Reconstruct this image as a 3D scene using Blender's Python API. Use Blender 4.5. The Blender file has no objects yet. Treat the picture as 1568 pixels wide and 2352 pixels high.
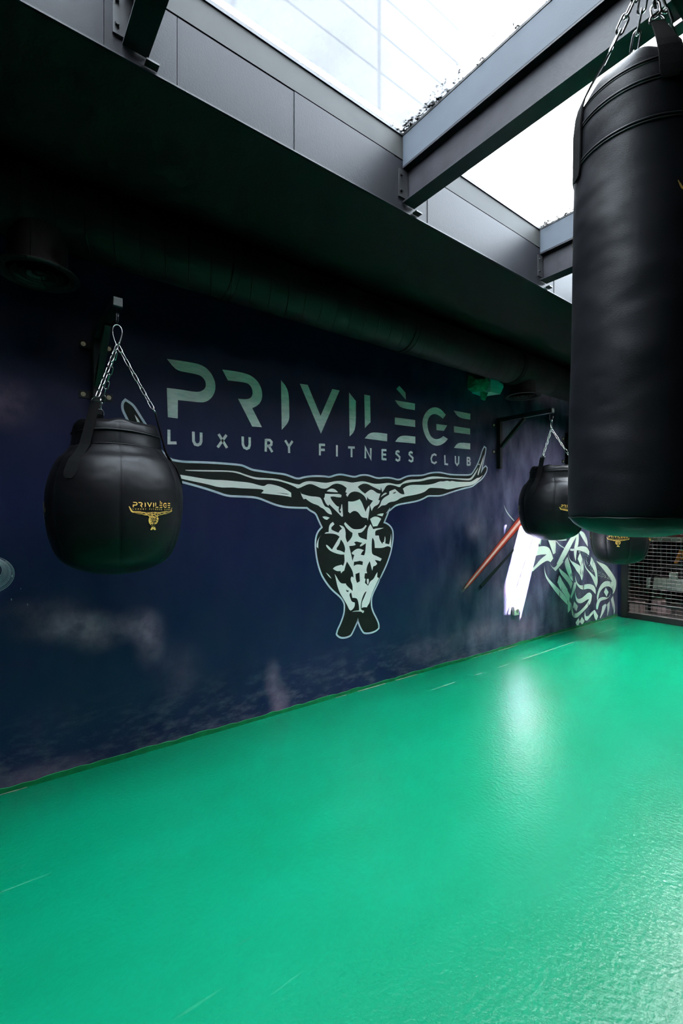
import bpy, bmesh, math, random
from mathutils import Vector, Matrix
from mathutils.geometry import delaunay_2d_cdt
random.seed(7)
PI = math.pi
S = bpy.context.scene
COL = S.collection

# ------------------------------------------------------------------ camera
FPX, CX, CY = 1078.0, 784.0, 1188.0
FWD = Vector((-.7965, .6047, 0)); RGT = Vector((.6047, .7965, 0))
HC = 1.35                       # eye height above the floor; z = 0 is the floor
cam = bpy.data.cameras.new('camera'); co = bpy.data.objects.new('camera', cam); COL.objects.link(co)
cam.sensor_fit = 'VERTICAL'; cam.sensor_height = 36; cam.lens = FPX / 2352 * 36
cam.shift_y = (CY - 1176) / 2352
cam.clip_start = .05; cam.clip_end = 200
m3 = Matrix((RGT, Vector((0, 0, 1)), -FWD)).transposed()
co.matrix_world = Matrix.Translation((0, 0, HC)) @ m3.to_4x4()
S.camera = co

def at(u, v, X=None, Y=None, Z=None):
    """the point of the plane X=, Y= or Z= that the photograph shows at pixel u, v"""
    d = FWD + RGT * ((u - CX) / FPX) + Vector((0, 0, (CY - v) / FPX))
    if X is not None: t = X / d.x
    elif Y is not None: t = Y / d.y
    else: t = (Z - HC) / d.z
    return Vector((0, 0, HC)) + d * t

# room
XW = -2.824                     # face of the painted wall
YM = 6.876                      # plane of the wire mesh partition
ZS = HC + 1.531                 # underside of the soffits
XL, XR = -1.683, -.52           # sides of the roof light
ZJ, ZG = HC + 1.7855, HC + 1.907
YE = 5.9; YS = -.62                        # far end of the roof light
YB = -2.6; XE = 2.6

# ------------------------------------------------------------------ materials
def mat(name): 
    m = bpy.data.materials.new(name); m.use_nodes = True
    nt = m.node_tree; nt.nodes.clear()
    return m, nt
def N(nt, t, ins=None, **kw):
    n = nt.nodes.new(t)
    for k, v in kw.items(): setattr(n, k, v)
    for k, v in (ins or {}).items():
        if isinstance(v, tuple) and len(v) == 2 and hasattr(v[0], 'outputs'):
            nt.links.new(v[0].outputs[v[1]], n.inputs[k])
        else: n.inputs[k].default_value = v
    return n
def ramp(nt, src, stops, out='Fac'):
    r = nt.nodes.new('ShaderNodeValToRGB')
    nt.links.new(src.outputs[out], r.inputs[0])
    e = r.color_ramp.elements
    e[0].position, e[0].color = stops[0][0], stops[0][1]
    e[1].position, e[1].color = stops[-1][0], stops[-1][1]
    for p, c in stops[1:-1]:
        x = e.new(p); x.color = c
    return r
def g(v): return (v, v, v, 1)
def simple(name, col, rough=.5, metal=0, spec=.5, noise=0, nscale=20, bump=0, bscale=60, var=None, coat=0):
    m, nt = mat(name)
    out = N(nt, 'ShaderNodeOutputMaterial')
    b = N(nt, 'ShaderNodeBsdfPrincipled', {'Base Color': (*col, 1), 'Roughness': rough, 'Metallic': metal, 'Specular IOR Level': spec, 'Coat Weight': coat})
    nt.links.new(b.outputs[0], out.inputs[0])
    tc = N(nt, 'ShaderNodeTexCoord')
    if noise:
        n = N(nt, 'ShaderNodeTexNoise', {'Vector': (tc, 'Object'), 'Scale': nscale, 'Detail': 6})
        lo = tuple(c * (1 - noise) for c in col); hi = var or tuple(min(1, c * (1 + noise)) for c in col)
        r = ramp(nt, n, [(.3, (*lo, 1)), (.7, (*hi, 1))])
        nt.links.new(r.outputs[0], b.inputs['Base Color'])
    if bump:
        n = N(nt, 'ShaderNodeTexNoise', {'Vector': (tc, 'Object'), 'Scale': bscale, 'Detail': 4})
        bp = N(nt, 'ShaderNodeBump', {'Height': (n, 'Fac'), 'Strength': bump, 'Distance': .01})
        nt.links.new(bp.outputs[0], b.inputs['Normal'])
    return m

M = {}
M['soffit'] = simple('soffit_paint', (.013, .0022, .0032), .75, bump=.1, bscale=90)
M['duct'] = None
M['fascia'] = simple('fascia_sheet', (.0115, .0112, .0138), .5, spec=.15, metal=0, noise=.12, nscale=3, bump=.05, bscale=150)
M['curb'] = simple('curb_aluminium', (.036, .036, .0345), .6, spec=.12, noise=.12, nscale=6)
M['gasket'] = simple('black_gasket', (.01, .011, .012), .5)
M['rafter'] = simple('rafter_paint', (.042, .050, .061), .55, spec=.25, noise=.07, nscale=5, bump=.04, bscale=200)
M['steel'] = simple('dark_steel', (.014, .013, .0165), .42, spec=.3, noise=.35, nscale=14, bump=.06, bscale=120)
M['blacksteel'] = simple('black_powder_coat', (.012, .012, .013), .4)
M['cap'] = simple('grey_end_cap', (.16, .15, .15), .6)
M['zinc'] = simple('zinc_chain', (.6, .6, .59), .22, metal=1)
M['bolt'] = simple('brass_bolt', (.75, .66, .45), .35, metal=1)
M['web'] = simple('black_webbing', (.006, .006, .0065), .85, spec=.15, bump=.3, bscale=600)
M['pipe'] = simple('black_piping', (.01, .01, .011), .5)
M['gold'] = simple('gold_print', (.95, .52, .12), .45, noise=.1, nscale=60)
M['rubber'] = simple('dark_rubber', (.01, .01, .01), .7)
M['plug'] = simple('socket_plate', (.62, .60, .52), .45)
M['plugd'] = simple('socket_recess', (.25, .24, .2), .5, noise=.5, nscale=300)
M['navyplain'] = simple('navy_paint', (.012, .022, .085), .6)
M['pale'] = simple('pale_board', (.5, .62, .54), .6)
M['white'] = simple('white_board', (.8, .82, .78), .6)
M['orange'] = simple('orange_plastic', (.75, .26, .02), .5)
M['red'] = simple('red_plastic', (.35, .04, .03), .5)
M['block'] = simple('pinkish_block', (.26, .18, .18), .8, noise=.3, nscale=8)
M['dark'] = simple('dark_wall', (.004, .0038, .0045), .8)
M['dim'] = simple('dim_wall', (.03, .03, .033), .8)
M['concrete'] = simple('dark_floor', (.07, .055, .055), .7, noise=.3, nscale=4)
M['roofing'] = simple('roofing', (.35, .34, .33), .9)
M['facade2'] = simple('render_wall', (.5, .5, .5), .9)
M['chip'] = simple('chipped_paint', (.30, .30, .22), .8, noise=.3, nscale=40)
M['bandgreen'] = simple('green_band', (.0, .17, .05), .5, noise=.3, nscale=12)

def leather(name, col=(.006, .0055, .0065), rough=.43, big=.5, sc=5.5, spec=.28):
    m, nt = mat(name)
    out = N(nt, 'ShaderNodeOutputMaterial')
    b = N(nt, 'ShaderNodeBsdfPrincipled', {'Base Color': (*col, 1), 'Roughness': rough, 'Specular IOR Level': spec})
    nt.links.new(b.outputs[0], out.inputs[0])
    tc = N(nt, 'ShaderNodeTexCoord')
    mp = N(nt, 'ShaderNodeMapping', {'Vector': (tc, 'Object'), 'Scale': (1, 1, 1.6), 'Rotation': (.3, .5, 0)})
    n1 = N(nt, 'ShaderNodeTexNoise', {'Vector': (mp, 'Vector'), 'Scale': sc, 'Detail': 2, 'Roughness': .4})
    b1 = N(nt, 'ShaderNodeBump', {'Height': (n1, 'Fac'), 'Strength': big, 'Distance': .05})
    n2 = N(nt, 'ShaderNodeTexNoise', {'Vector': (tc, 'Object'), 'Scale': 420, 'Detail': 2})
    b2 = N(nt, 'ShaderNodeBump', {'Height': (n2, 'Fac'), 'Strength': .18, 'Distance': .002, 'Normal': (b1, 'Normal')})
    nt.links.new(b2.outputs[0], b.inputs['Normal'])
    return m
M['leather'] = leather('black_leather', big=.22)
M['vinyl'] = leather('black_vinyl', (.008, .008, .012), .5, .40, 4.4, .4)

def mk_duct():
    m, nt = mat('duct_paint')
    out = N(nt, 'ShaderNodeOutputMaterial')
    b = N(nt, 'ShaderNodeBsdfPrincipled', {'Base Color': (.011, .0024, .003, 1), 'Roughness': .6})
    nt.links.new(b.outputs[0], out.inputs[0])
    tc = N(nt, 'ShaderNodeTexCoord')
    nz = N(nt, 'ShaderNodeTexNoise', {'Vector': (tc, 'Object'), 'Scale': 2, 'Detail': 2})
    sp = N(nt, 'ShaderNodeSeparateXYZ', {0: (tc, 'Object')})
    a = N(nt, 'ShaderNodeMath', {0: (sp, 'X'), 1: .35}, operation='MULTIPLY_ADD'); nt.links.new(sp.outputs['Y'], a.inputs[2])
    d = N(nt, 'ShaderNodeMath', {0: (a, 0), 1: 1 / .115}, operation='MULTIPLY')
    f = N(nt, 'ShaderNodeMath', {0: (d, 0)}, operation='FRACT')
    r = ramp(nt, f, [(0, g(0)), (.03, g(1)), (.06, g(0)), (1, g(0))], 'Value')
    bp = N(nt, 'ShaderNodeBump', {'Height': (r, 'Color'), 'Strength': .8, 'Distance': .004})
    nt.links.new(bp.outputs[0], b.inputs['Normal'])
    return m
M['duct'] = mk_duct()

def mk_wall():
    """navy wall paint: streaks with far-end light painted in, old smudges, scuffs above the floor, specks"""
    m, nt = mat('navy_wall_paint')
    out = N(nt, 'ShaderNodeOutputMaterial')
    b = N(nt, 'ShaderNodeBsdfPrincipled', {'Roughness': .42, 'Specular IOR Level': .36})
    nt.links.new(b.outputs[0], out.inputs[0])
    geo = N(nt, 'ShaderNodeNewGeometry')
    pos = (geo, 'Position')
    sp = N(nt, 'ShaderNodeSeparateXYZ', {0: pos})
    big = N(nt, 'ShaderNodeTexNoise', {'Vector': pos, 'Scale': .9, 'Detail': 3})
    base = ramp(nt, big, [(.3, (.0065, .0075, .048, 1)), (.55, (.0065, .0105, .056, 1)), (.75, (.0125, .011, .062, 1))])
    def mixc(prev, fac, col):
        x = N(nt, 'ShaderNodeMix', data_type='RGBA', blend_type='MIX')
        nt.links.new(prev.outputs['Result'] if prev.bl_idname == 'ShaderNodeMix' and 'Result' in prev.outputs and prev.data_type == 'RGBA' else prev.outputs[0], x.inputs['A']) if False else None
        o = prev.outputs[2] if prev.bl_idname == 'ShaderNodeMix' else prev.outputs[0]
        nt.links.new(o, x.inputs[6]); x.inputs[7].default_value = (*col, 1)
        nt.links.new(fac.outputs[0], x.inputs[0])
        return x
    def math_(op, a, bb=None, clamp=False):
        n = N(nt, 'ShaderNodeMath', operation=op, use_clamp=clamp)
        for i, v in enumerate((a, bb)):
            if v is None: continue
            if hasattr(v, 'outputs'): nt.links.new(v.outputs[0], n.inputs[i])
            elif isinstance(v, tuple): nt.links.new(v[0].outputs[v[1]], n.inputs[i])
            else: n.inputs[i].default_value = v
        return n
    # worn vertical streaks, paled on the far half to imitate its light
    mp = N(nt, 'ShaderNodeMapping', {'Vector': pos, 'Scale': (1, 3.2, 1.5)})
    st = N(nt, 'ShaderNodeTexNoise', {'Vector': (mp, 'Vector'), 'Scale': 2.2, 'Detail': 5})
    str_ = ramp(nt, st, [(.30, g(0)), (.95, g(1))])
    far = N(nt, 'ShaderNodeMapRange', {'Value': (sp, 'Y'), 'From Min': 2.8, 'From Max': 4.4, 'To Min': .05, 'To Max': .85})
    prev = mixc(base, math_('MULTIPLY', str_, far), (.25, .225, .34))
    # clouds of thin pinkish-white spray
    nz = N(nt, 'ShaderNodeTexNoise', {'Vector': pos, 'Scale': 9, 'Detail': 5, 'Roughness': .6})
    nzr = ramp(nt, nz, [(.3, g(.15)), (.75, g(1))])
    blobs = [(140, 1432, .16, .07, .35), (190, 1440, .15, .07, .35), (228, 1468, .1, .06, .3), (318, 1436, .1, .08, .36), (345, 1475, .07, .12, .3),
             (625, 1560, .05, .11, .35), (642, 1612, .06, .1, .5), (410, 1545, .12, .15, .12), (15, 925, .1, .1, .3), (1092, 1212, .12, .11, .4), (1068, 1335, .1, .12, .3), (100, 1395, .16, .05, .15),
             (1140, 1275, .12, .2, .25), (1150, 1350, .1, .1, .3), (1110, 1450, .35, .1, .3), (1200, 1440, .3, .1, .35), (985, 1490, .3, .09, .18), (60, 1790, .25, .06, .3), (640, 1650, .5, .06, .2), (1290, 1400, .3, .16, .15)]
    acc = None
    for (u, v, ry, rz, k) in blobs:
        p = at(u, v, X=XW)
        sub = N(nt, 'ShaderNodeVectorMath', {0: pos, 1: (XW, p.y, p.z)}, operation='SUBTRACT')
        mul = N(nt, 'ShaderNodeVectorMath', {0: (sub, 'Vector'), 1: (0, 1 / ry, 1 / rz)}, operation='MULTIPLY')
        ln = N(nt, 'ShaderNodeVectorMath', {0: (mul, 'Vector')}, operation='LENGTH')
        mr = N(nt, 'ShaderNodeMapRange', {'Value': (ln, 'Value'), 'From Min': 0, 'From Max': 1.7, 'To Min': k * 1.5, 'To Max': 0}, interpolation_type='SMOOTHSTEP')
        acc = mr if acc is None else math_('ADD', acc, mr)
    prev = mixc(prev, math_('MULTIPLY', acc, nzr, True), (.40, .24, .34))
    # scuffed dirty band just above the floor
    low = N(nt, 'ShaderNodeMapRange', {'Value': (sp, 'Z'), 'From Min': .05, 'From Max': .42, 'To Min': .45, 'To Max': 0})
    mp2 = N(nt, 'ShaderNodeMapping', {'Vector': pos, 'Scale': (1, 2.2, 6)})
    sc = N(nt, 'ShaderNodeTexNoise', {'Vector': (mp2, 'Vector'), 'Scale': 3, 'Detail': 8, 'Roughness': .65})
    scr = ramp(nt, sc, [(.48, g(0)), (.72, g(1))])
    prev = mixc(prev, math_('MULTIPLY', low, scr), (.24, .20, .25))
    # fine specks of white paint
    mp3 = N(nt, 'ShaderNodeMapping', {'Vector': pos, 'Scale': (1, 1, .45)})
    vo = N(nt, 'ShaderNodeTexVoronoi', {'Vector': (mp3, 'Vector'), 'Scale': 26}, feature='F1')
    spk = ramp(nt, vo, [(.0, g(1)), (.055, g(1)), (.08, g(0)), (1, g(0))], 'Distance')
    dens = N(nt, 'ShaderNodeTexNoise', {'Vector': pos, 'Scale': 2.4, 'Detail': 2})
    densr = ramp(nt, dens, [(.55, g(0)), (.62, g(1))])
    farz = N(nt, 'ShaderNodeMapRange', {'Value': (sp, 'Y'), 'From Min': 3.6, 'From Max': 4.2, 'To Min': .0, 'To Max': .7})
    near = N(nt, 'ShaderNodeMapRange', {'Value': (sp, 'Y'), 'From Min': .35, 'From Max': .5, 'To Min': .6, 'To Max': 0})
    lowz = N(nt, 'ShaderNodeMapRange', {'Value': (sp, 'Z'), 'From Min': 1.3, 'From Max': 1.5, 'To Min': 1, 'To Max': 0})
    f1 = math_('MULTIPLY', math_('MULTIPLY', spk, densr), math_('MULTIPLY', math_('ADD', farz, near), lowz))
    prev = mixc(prev, f1, (.55, .58, .55))
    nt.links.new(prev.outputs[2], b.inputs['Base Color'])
    bn = N(nt, 'ShaderNodeTexNoise', {'Vector': pos, 'Scale': 120, 'Detail': 4})
    bp = N(nt, 'ShaderNodeBump', {'Height': (bn, 'Fac'), 'Strength': .12, 'Distance': .004})
    nt.links.new(bp.outputs[0], b.inputs['Normal'])
    return m
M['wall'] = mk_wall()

def mk_floor():
    m, nt = mat('green_floor_paint')
    out = N(nt, 'ShaderNodeOutputMaterial')
    b = N(nt, 'ShaderNodeBsdfPrincipled', {'Roughness': .3, 'Specular IOR Level': .44})
    nt.links.new(b.outputs[0], out.inputs[0])
    geo = N(nt, 'ShaderNodeNewGeometry'); pos = (geo, 'Position')
    mp = N(nt, 'ShaderNodeMapping', {'Vector': pos, 'Scale': (1.5, .6, 1), 'Rotation': (0, 0, .5)})
    n1 = N(nt, 'ShaderNodeTexNoise', {'Vector': (mp, 'Vector'), 'Scale': 2.2, 'Detail': 7, 'Roughness': .6})
    base = ramp(nt, n1, [(.3, (.0, .200, .090, 1)), (.7, (.0, .23, .112, 1))])
    # pale scratches
    mp2 = N(nt, 'ShaderNodeMapping', {'Vector': pos, 'Scale': (24, 1.2, 1), 'Rotation': (0, 0, -.9)})
    n2 = N(nt, 'ShaderNodeTexNoise', {'Vector': (mp2, 'Vector'), 'Scale': 2.4, 'Detail': 4})
    r2 = ramp(nt, n2, [(.69, g(0)), (.78, g(.16))])
    n3 = N(nt, 'ShaderNodeTexNoise', {'Vector': pos, 'Scale': 1.1, 'Detail': 3})
    r3 = ramp(nt, n3, [(.5, g(0)), (.65, g(1))])
    mm = N(nt, 'ShaderNodeMath', {0: (r2, 0), 1: (r3, 0)}, operation='MULTIPLY')
    x = N(nt, 'ShaderNodeMix', data_type='RGBA')
    nt.links.new(mm.outputs[0], x.inputs[0]); nt.links.new(base.outputs[0], x.inputs[6]); x.inputs[7].default_value = (.35, .62, .48, 1)
    # the line of a repaired joint that runs beside the wall, broken up
    pa, pb = at(1094, 1550, Z=0), at(1407, 1444, Z=0)
    sp = N(nt, 'ShaderNodeSeparateXYZ', {0: pos})
    k = (pb.x - pa.x) / (pb.y - pa.y)
    e = N(nt, 'ShaderNodeMath', {0: (sp, 'Y'), 1: -k, 2: -(pa.x - k * pa.y)}, operation='MULTIPLY_ADD')
    e2 = N(nt, 'ShaderNodeMath', {0: (e, 0), 1: (sp, 'X')}, operation='ADD')
    e3 = N(nt, 'ShaderNodeMath', {0: (e2, 0)}, operation='ABSOLUTE')
    l1 = N(nt, 'ShaderNodeMapRange', {'Value': (e3, 0), 'From Min': .003, 'From Max': .008, 'To Min': .55, 'To Max': 0})
    n4 = N(nt, 'ShaderNodeTexNoise', {'Vector': pos, 'Scale': 3.5, 'Detail': 2})
    r4 = ramp(nt, n4, [(.46, g(0)), (.54, g(1))])
    yr = N(nt, 'ShaderNodeMapRange', {'Value': (sp, 'Y'), 'From Min': 2.6, 'From Max': 3.3, 'To Min': 0, 'To Max': 1})
    l2 = N(nt, 'ShaderNodeMath', {0: (l1, 0), 1: (r4, 0)}, operation='MULTIPLY')
    l3 = N(nt, 'ShaderNodeMath', {0: (l2, 0), 1: (yr, 0)}, operation='MULTIPLY')
    x2 = N(nt, 'ShaderNodeMix', data_type='RGBA')
    nt.links.new(l3.outputs[0], x2.inputs[0]); nt.links.new(x.outputs[2], x2.inputs[6]); x2.inputs[7].default_value = (.42, .52, .38, 1)
    nt.links.new(x2.outputs[2], b.inputs['Base Color'])
    # roughness and orange-peel of the thick coat
    rr = N(nt, 'ShaderNodeMapRange', {'Value': (n1, 'Fac'), 'From Min': .3, 'From Max': .7, 'To Min': .29, 'To Max': .32})
    nt.links.new(rr.outputs[0], b.inputs['Roughness'])
    w1 = N(nt, 'ShaderNodeTexNoise', {'Vector': pos, 'Scale': 55, 'Detail': 3, 'Roughness': .55})
    w2 = N(nt, 'ShaderNodeTexNoise', {'Vector': pos, 'Scale': 7, 'Detail': 3})
    b1 = N(nt, 'ShaderNodeBump', {'Height': (w2, 'Fac'), 'Strength': .05, 'Distance': .02})
    b2 = N(nt, 'ShaderNodeBump', {'Height': (w1, 'Fac'), 'Strength': .33, 'Distance': .006, 'Normal': (b1, 'Normal')})
    nt.links.new(b2.outputs[0], b.inputs['Normal'])
    return m
M['floor'] = mk_floor()

def mk_paint(name, lo, hi, scale=(1, 3, 30), rough=.5):
    """brushed wall paint with visible brush streaks"""
    m, nt = mat(name)
    out = N(nt, 'ShaderNodeOutputMaterial')
    b = N(nt, 'ShaderNodeBsdfPrincipled', {'Roughness': rough, 'Specular IOR Level': .3})
    nt.links.new(b.outputs[0], out.inputs[0])
    geo = N(nt, 'ShaderNodeNewGeometry')
    mp = N(nt, 'ShaderNodeMapping', {'Vector': (geo, 'Position'), 'Scale': scale})
    n = N(nt, 'ShaderNodeTexNoise', {'Vector': (mp, 'Vector'), 'Scale': 3, 'Detail': 5})
    r = ramp(nt, n, [(.3, (*lo, 1)), (.65, (*hi, 1))])
    nt.links.new(r.outputs[0], b.inputs['Base Color'])
    return m
M['letter'] = mk_paint('letter_paint', (.66, .62, .61), (.90, .80, .79), (1, 4, 22))
M['highlight'] = mk_paint('highlight_paint', (.90, .80, .79), (.95, .85, .83), (1, 4, 8))
M['outline'] = mk_paint('outline_paint', (.56, .57, .68), (.72, .70, .78), (1, 5, 5))
M['black'] = mk_paint('black_paint', (.007, .007, .007), (.012, .012, .011), (1, 2, 4), .6)

def mk_brush():
    """dry-brushed white: bristle streaks let the wall show through"""
    m, nt = mat('dry_brush_white')
    out = N(nt, 'ShaderNodeOutputMaterial')
    b = N(nt, 'ShaderNodeBsdfPrincipled', {'Base Color': (.74, .78, .70, 1), 'Roughness': .6, 'Specular IOR Level': .3})
    tr = N(nt, 'ShaderNodeBsdfTransparent')
    geo = N(nt, 'ShaderNodeNewGeometry')
    mp = N(nt, 'ShaderNodeMapping', {'Vector': (geo, 'Position'), 'Rotation': (.5, 0, 0), 'Scale': (1, 55, 4)})
    n = N(nt, 'ShaderNodeTexNoise', {'Vector': (mp, 'Vector'), 'Scale': 1.6, 'Detail': 5})
    big = N(nt, 'ShaderNodeTexNoise', {'Vector': (geo, 'Position'), 'Scale': 5, 'Detail': 2})
    ad = N(nt, 'ShaderNodeMath', {0: (n, 'Fac'), 1: (big, 'Fac')}, operation='ADD')
    r = ramp(nt, ad, [(.70, g(0)), (.82, g(1))], 'Value')
    mx = N(nt, 'ShaderNodeMixShader', {0: (r, 0)})
    nt.links.new(tr.outputs[0], mx.inputs[1]); nt.links.new(b.outputs[0], mx.inputs[2]); nt.links.new(mx.outputs[0], out.inputs[0])
    return m
M['brush'] = mk_brush()
def mk_thinbrush():
    m, nt = mat('thin_brush_white')
    out = N(nt, 'ShaderNodeOutputMaterial')
    b = N(nt, 'ShaderNodeBsdfPrincipled', {'Base Color': (.62, .68, .64, 1), 'Roughness': .6})
    tr = N(nt, 'ShaderNodeBsdfTransparent')
    geo = N(nt, 'ShaderNodeNewGeometry')
    mp = N(nt, 'ShaderNodeMapping', {'Vector': (geo, 'Position'), 'Scale': (1, 40, 40)})
    n = N(nt, 'ShaderNodeTexNoise', {'Vector': (mp, 'Vector'), 'Scale': 1.5, 'Detail': 5})
    r = ramp(nt, n, [(.50, g(0)), (.62, g(.75))])
    mx = N(nt, 'ShaderNodeMixShader', {0: (r, 0)})
    nt.links.new(tr.outputs[0], mx.inputs[1]); nt.links.new(b.outputs[0], mx.inputs[2]); nt.links.new(mx.outputs[0], out.inputs[0])
    return m
M['thin'] = mk_thinbrush()

def mk_streak(name, cols):
    """sprayed bar: colours across its width, soft edges"""
    m, nt = mat(name)
    out = N(nt, 'ShaderNodeOutputMaterial')
    b = N(nt, 'ShaderNodeBsdfPrincipled', {'Roughness': .5, 'Specular IOR Level': .3})
    tr = N(nt, 'ShaderNodeBsdfTransparent')
    uv = N(nt, 'ShaderNodeUVMap'); sp = N(nt, 'ShaderNodeSeparateXYZ', {0: (uv, 'UV')})
    d = N(nt, 'ShaderNodeMath', {0: (sp, 'X'), 1: .5}, operation='SUBTRACT')
    a = N(nt, 'ShaderNodeMath', {0: (d, 0)}, operation='ABSOLUTE')
    a2 = N(nt, 'ShaderNodeMath', {0: (a, 0), 1: 2.0}, operation='MULTIPLY')
    c = ramp(nt, a2, cols, 'Value')
    nt.links.new(c.outputs[0], b.inputs['Base Color'])
    al = ramp(nt, a2, [(.72, g(1)), (1, g(0))], 'Value')
    en = N(nt, 'ShaderNodeMapRange', {'Value': (sp, 'Y'), 'From Min': 0, 'From Max': .12, 'To Min': 0, 'To Max': 1})
    f = N(nt, 'ShaderNodeMath', {0: (al, 0), 1: (en, 0)}, operation='MULTIPLY')
    mx = N(nt, 'ShaderNodeMixShader', {0: (f, 0)})
    nt.links.new(tr.outputs[0], mx.inputs[1]); nt.links.new(b.outputs[0], mx.inputs[2]); nt.links.new(mx.outputs[0], out.inputs[0])
    return m
M['redbar'] = mk_streak('sprayed_red_bar', [(0, (.9, .62, .60, 1)), (.22, (.88, .5, .48, 1)), (.36, (.60, .05, .03, 1)), (.8, (.42, .03, .02, 1)), (1, (.3, .02, .02, 1))])
M['darkbar'] = mk_streak('sprayed_dark_bar', [(0, (.01, .01, .012, 1)), (1, (.01, .01, .012, 1))])

def mk_glass(name='dusty_roof_glass', d0=.12, d1=.2):
    """clear roof glazing with a film of dust and grime along its lower edges"""
    m, nt = mat(name)
    out = N(nt, 'ShaderNodeOutputMaterial')
    tr = N(nt, 'ShaderNodeBsdfTransparent', {0: (.90, .93, .95, 1)})
    tl = N(nt, 'ShaderNodeBsdfTranslucent', {0: (.86, .88, .9, 1)})
    df = N(nt, 'ShaderNodeBsdfDiffuse', {0: (.02, .02, .015, 1)})
    tc = N(nt, 'ShaderNodeTexCoord')
    n = N(nt, 'ShaderNodeTexNoise', {'Vector': (tc, 'Object'), 'Scale': 2.5, 'Detail': 5})
    r = N(nt, 'ShaderNodeMapRange', {'Value': (n, 'Fac'), 'From Min': .3, 'From Max': .7, 'To Min': d0, 'To Max': d1})
    mx = N(nt, 'ShaderNodeMixShader', {0: (r, 0)})
    nt.links.new(tr.outputs[0], mx.inputs[1]); nt.links.new(tl.outputs[0], mx.inputs[2])
    # grime: dense at the far edge of each pane, a few loose specks elsewhere
    sp = N(nt, 'ShaderNodeSeparateXYZ', {0: (tc, 'Generated')})
    ed = N(nt, 'ShaderNodeMapRange', {'Value': (sp, 'Y'), 'From Min': .90, 'From Max': 1, 'To Min': 0, 'To Max': .27})
    ex = N(nt, 'ShaderNodeMapRange', {'Value': (sp, 'X'), 'From Min': .0, 'From Max': .5, 'To Min': 1, 'To Max': .55})
    em = N(nt, 'ShaderNodeMath', {0: (ed, 0), 1: (ex, 0)}, operation='MULTIPLY')
    n2 = N(nt, 'ShaderNodeTexNoise', {'Vector': (tc, 'Object'), 'Scale': 42, 'Detail': 6, 'Roughness': .7})
    ad = N(nt, 'ShaderNodeMath', {0: (n2, 'Fac'), 1: (em, 0)}, operation='ADD')
    r2 = ramp(nt, ad, [(.70, g(0)), (.76, g(1))], 'Value')
    mx2 = N(nt, 'ShaderNodeMixShader', {0: (r2, 0)})
    nt.links.new(mx.outputs[0], mx2.inputs[1]); nt.links.new(df.outputs[0], mx2.inputs[2]); nt.links.new(mx2.outputs[0], out.inputs[0])
    return m
M['glass'] = mk_glass(); M['glassclean'] = mk_glass('thinly_filmed_glass', .008, .02); M['glassdirty'] = mk_glass('grimy_roof_glass', .36, .44)

def mk_facade():
    m, nt = mat('facade_panels')
    out = N(nt, 'ShaderNodeOutputMaterial')
    b = N(nt, 'ShaderNodeBsdfPrincipled', {'Roughness': .9, 'Specular IOR Level': .0})
    nt.links.new(b.outputs[0], out.inputs[0])
    geo = N(nt, 'ShaderNodeNewGeometry'); sp = N(nt, 'ShaderNodeSeparateXYZ', {0: (geo, 'Position')})
    fac = None
    for ax, pitch, w in (('Z', .36, .07), ('Y', 1.42, .03)):
        d = N(nt, 'ShaderNodeMath', {0: (sp, ax), 1: 1 / pitch}, operation='MULTIPLY')
        f = N(nt, 'ShaderNodeMath', {0: (d, 0)}, operation='FRACT')
        c = N(nt, 'ShaderNodeMath', {0: (f, 0), 1: w}, operation='LESS_THAN')
        fac = c if fac is None else N(nt, 'ShaderNodeMath', {0: (fac, 0), 1: (c, 0)}, operation='MAXIMUM')
    x = N(nt, 'ShaderNodeMix', {0: (fac, 0)}, data_type='RGBA')
    x.inputs[6].default_value = (.056, .057, .060, 1); x.inputs[7].default_value = (.036, .037, .040, 1)
    nt.links.new(x.outputs[2], b.inputs['Base Color'])
    return m
M['facade'] = mk_facade()

def mk_wrap():
    m, nt = mat('wrapping_film')
    out = N(nt, 'ShaderNodeOutputMaterial')
    b = N(nt, 'ShaderNodeBsdfPrincipled', {'Roughness': .35, 'Specular IOR Level': .6})
    nt.links.new(b.outputs[0], out.inputs[0])
    tc = N(nt, 'ShaderNodeTexCoord')
    mp = N(nt, 'ShaderNodeMapping', {'Vector': (tc, 'Object'), 'Rotation': (.6, 0, 0), 'Scale': (1, 1, 60)})
    n = N(nt, 'ShaderNodeTexNoise', {'Vector': (mp, 'Vector'), 'Scale': 3, 'Detail': 3})
    r = ramp(nt, n, [(.35, (.85, .62, .62, 1)), (.65, (.98, .76, .75, 1))])
    nt.links.new(r.outputs[0], b.inputs['Base Color'])
    bp = N(nt, 'ShaderNodeBump', {'Height': (n, 'Fac'), 'Strength': .3, 'Distance': .004})
    nt.links.new(bp.outputs[0], b.inputs['Normal'])
    return m
M['wrap'] = mk_wrap()
M['wrapgreen'] = simple('green_film', (.05, .30, .18), .3, noise=.5, nscale=30)

# ------------------------------------------------------------------ object helpers
def link(name, me, m, parent=None):
    o = bpy.data.objects.new(name, me); COL.objects.link(o)
    for x in (m if isinstance(m, (list, tuple)) else [m]):
        if x is not None: me.materials.append(x)
    if parent is not None: o.parent = parent
    return o
def ob(name, bm, m, parent=None, smooth=False):
    bmesh.ops.recalc_face_normals(bm, faces=bm.faces)
    if smooth:
        for f in bm.faces: f.smooth = True
    me = bpy.data.meshes.new(name); bm.to_mesh(me); bm.free()
    o = link(name, me, m, parent)
    if smooth == 'auto':
        for e in ():
            pass
    return o
def struct(o): o['kind'] = 'structure'; return o
def tag(o, label, cat, group=None):
    o['label'] = label; o['category'] = cat
    if group: o['group'] = group
    return o
def thing(name, loc, label, cat, group=None):
    o = bpy.data.objects.new(name, None); COL.objects.link(o); o.location = loc
    o.empty_display_size = .1
    return tag(o, label, cat, group)
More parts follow.
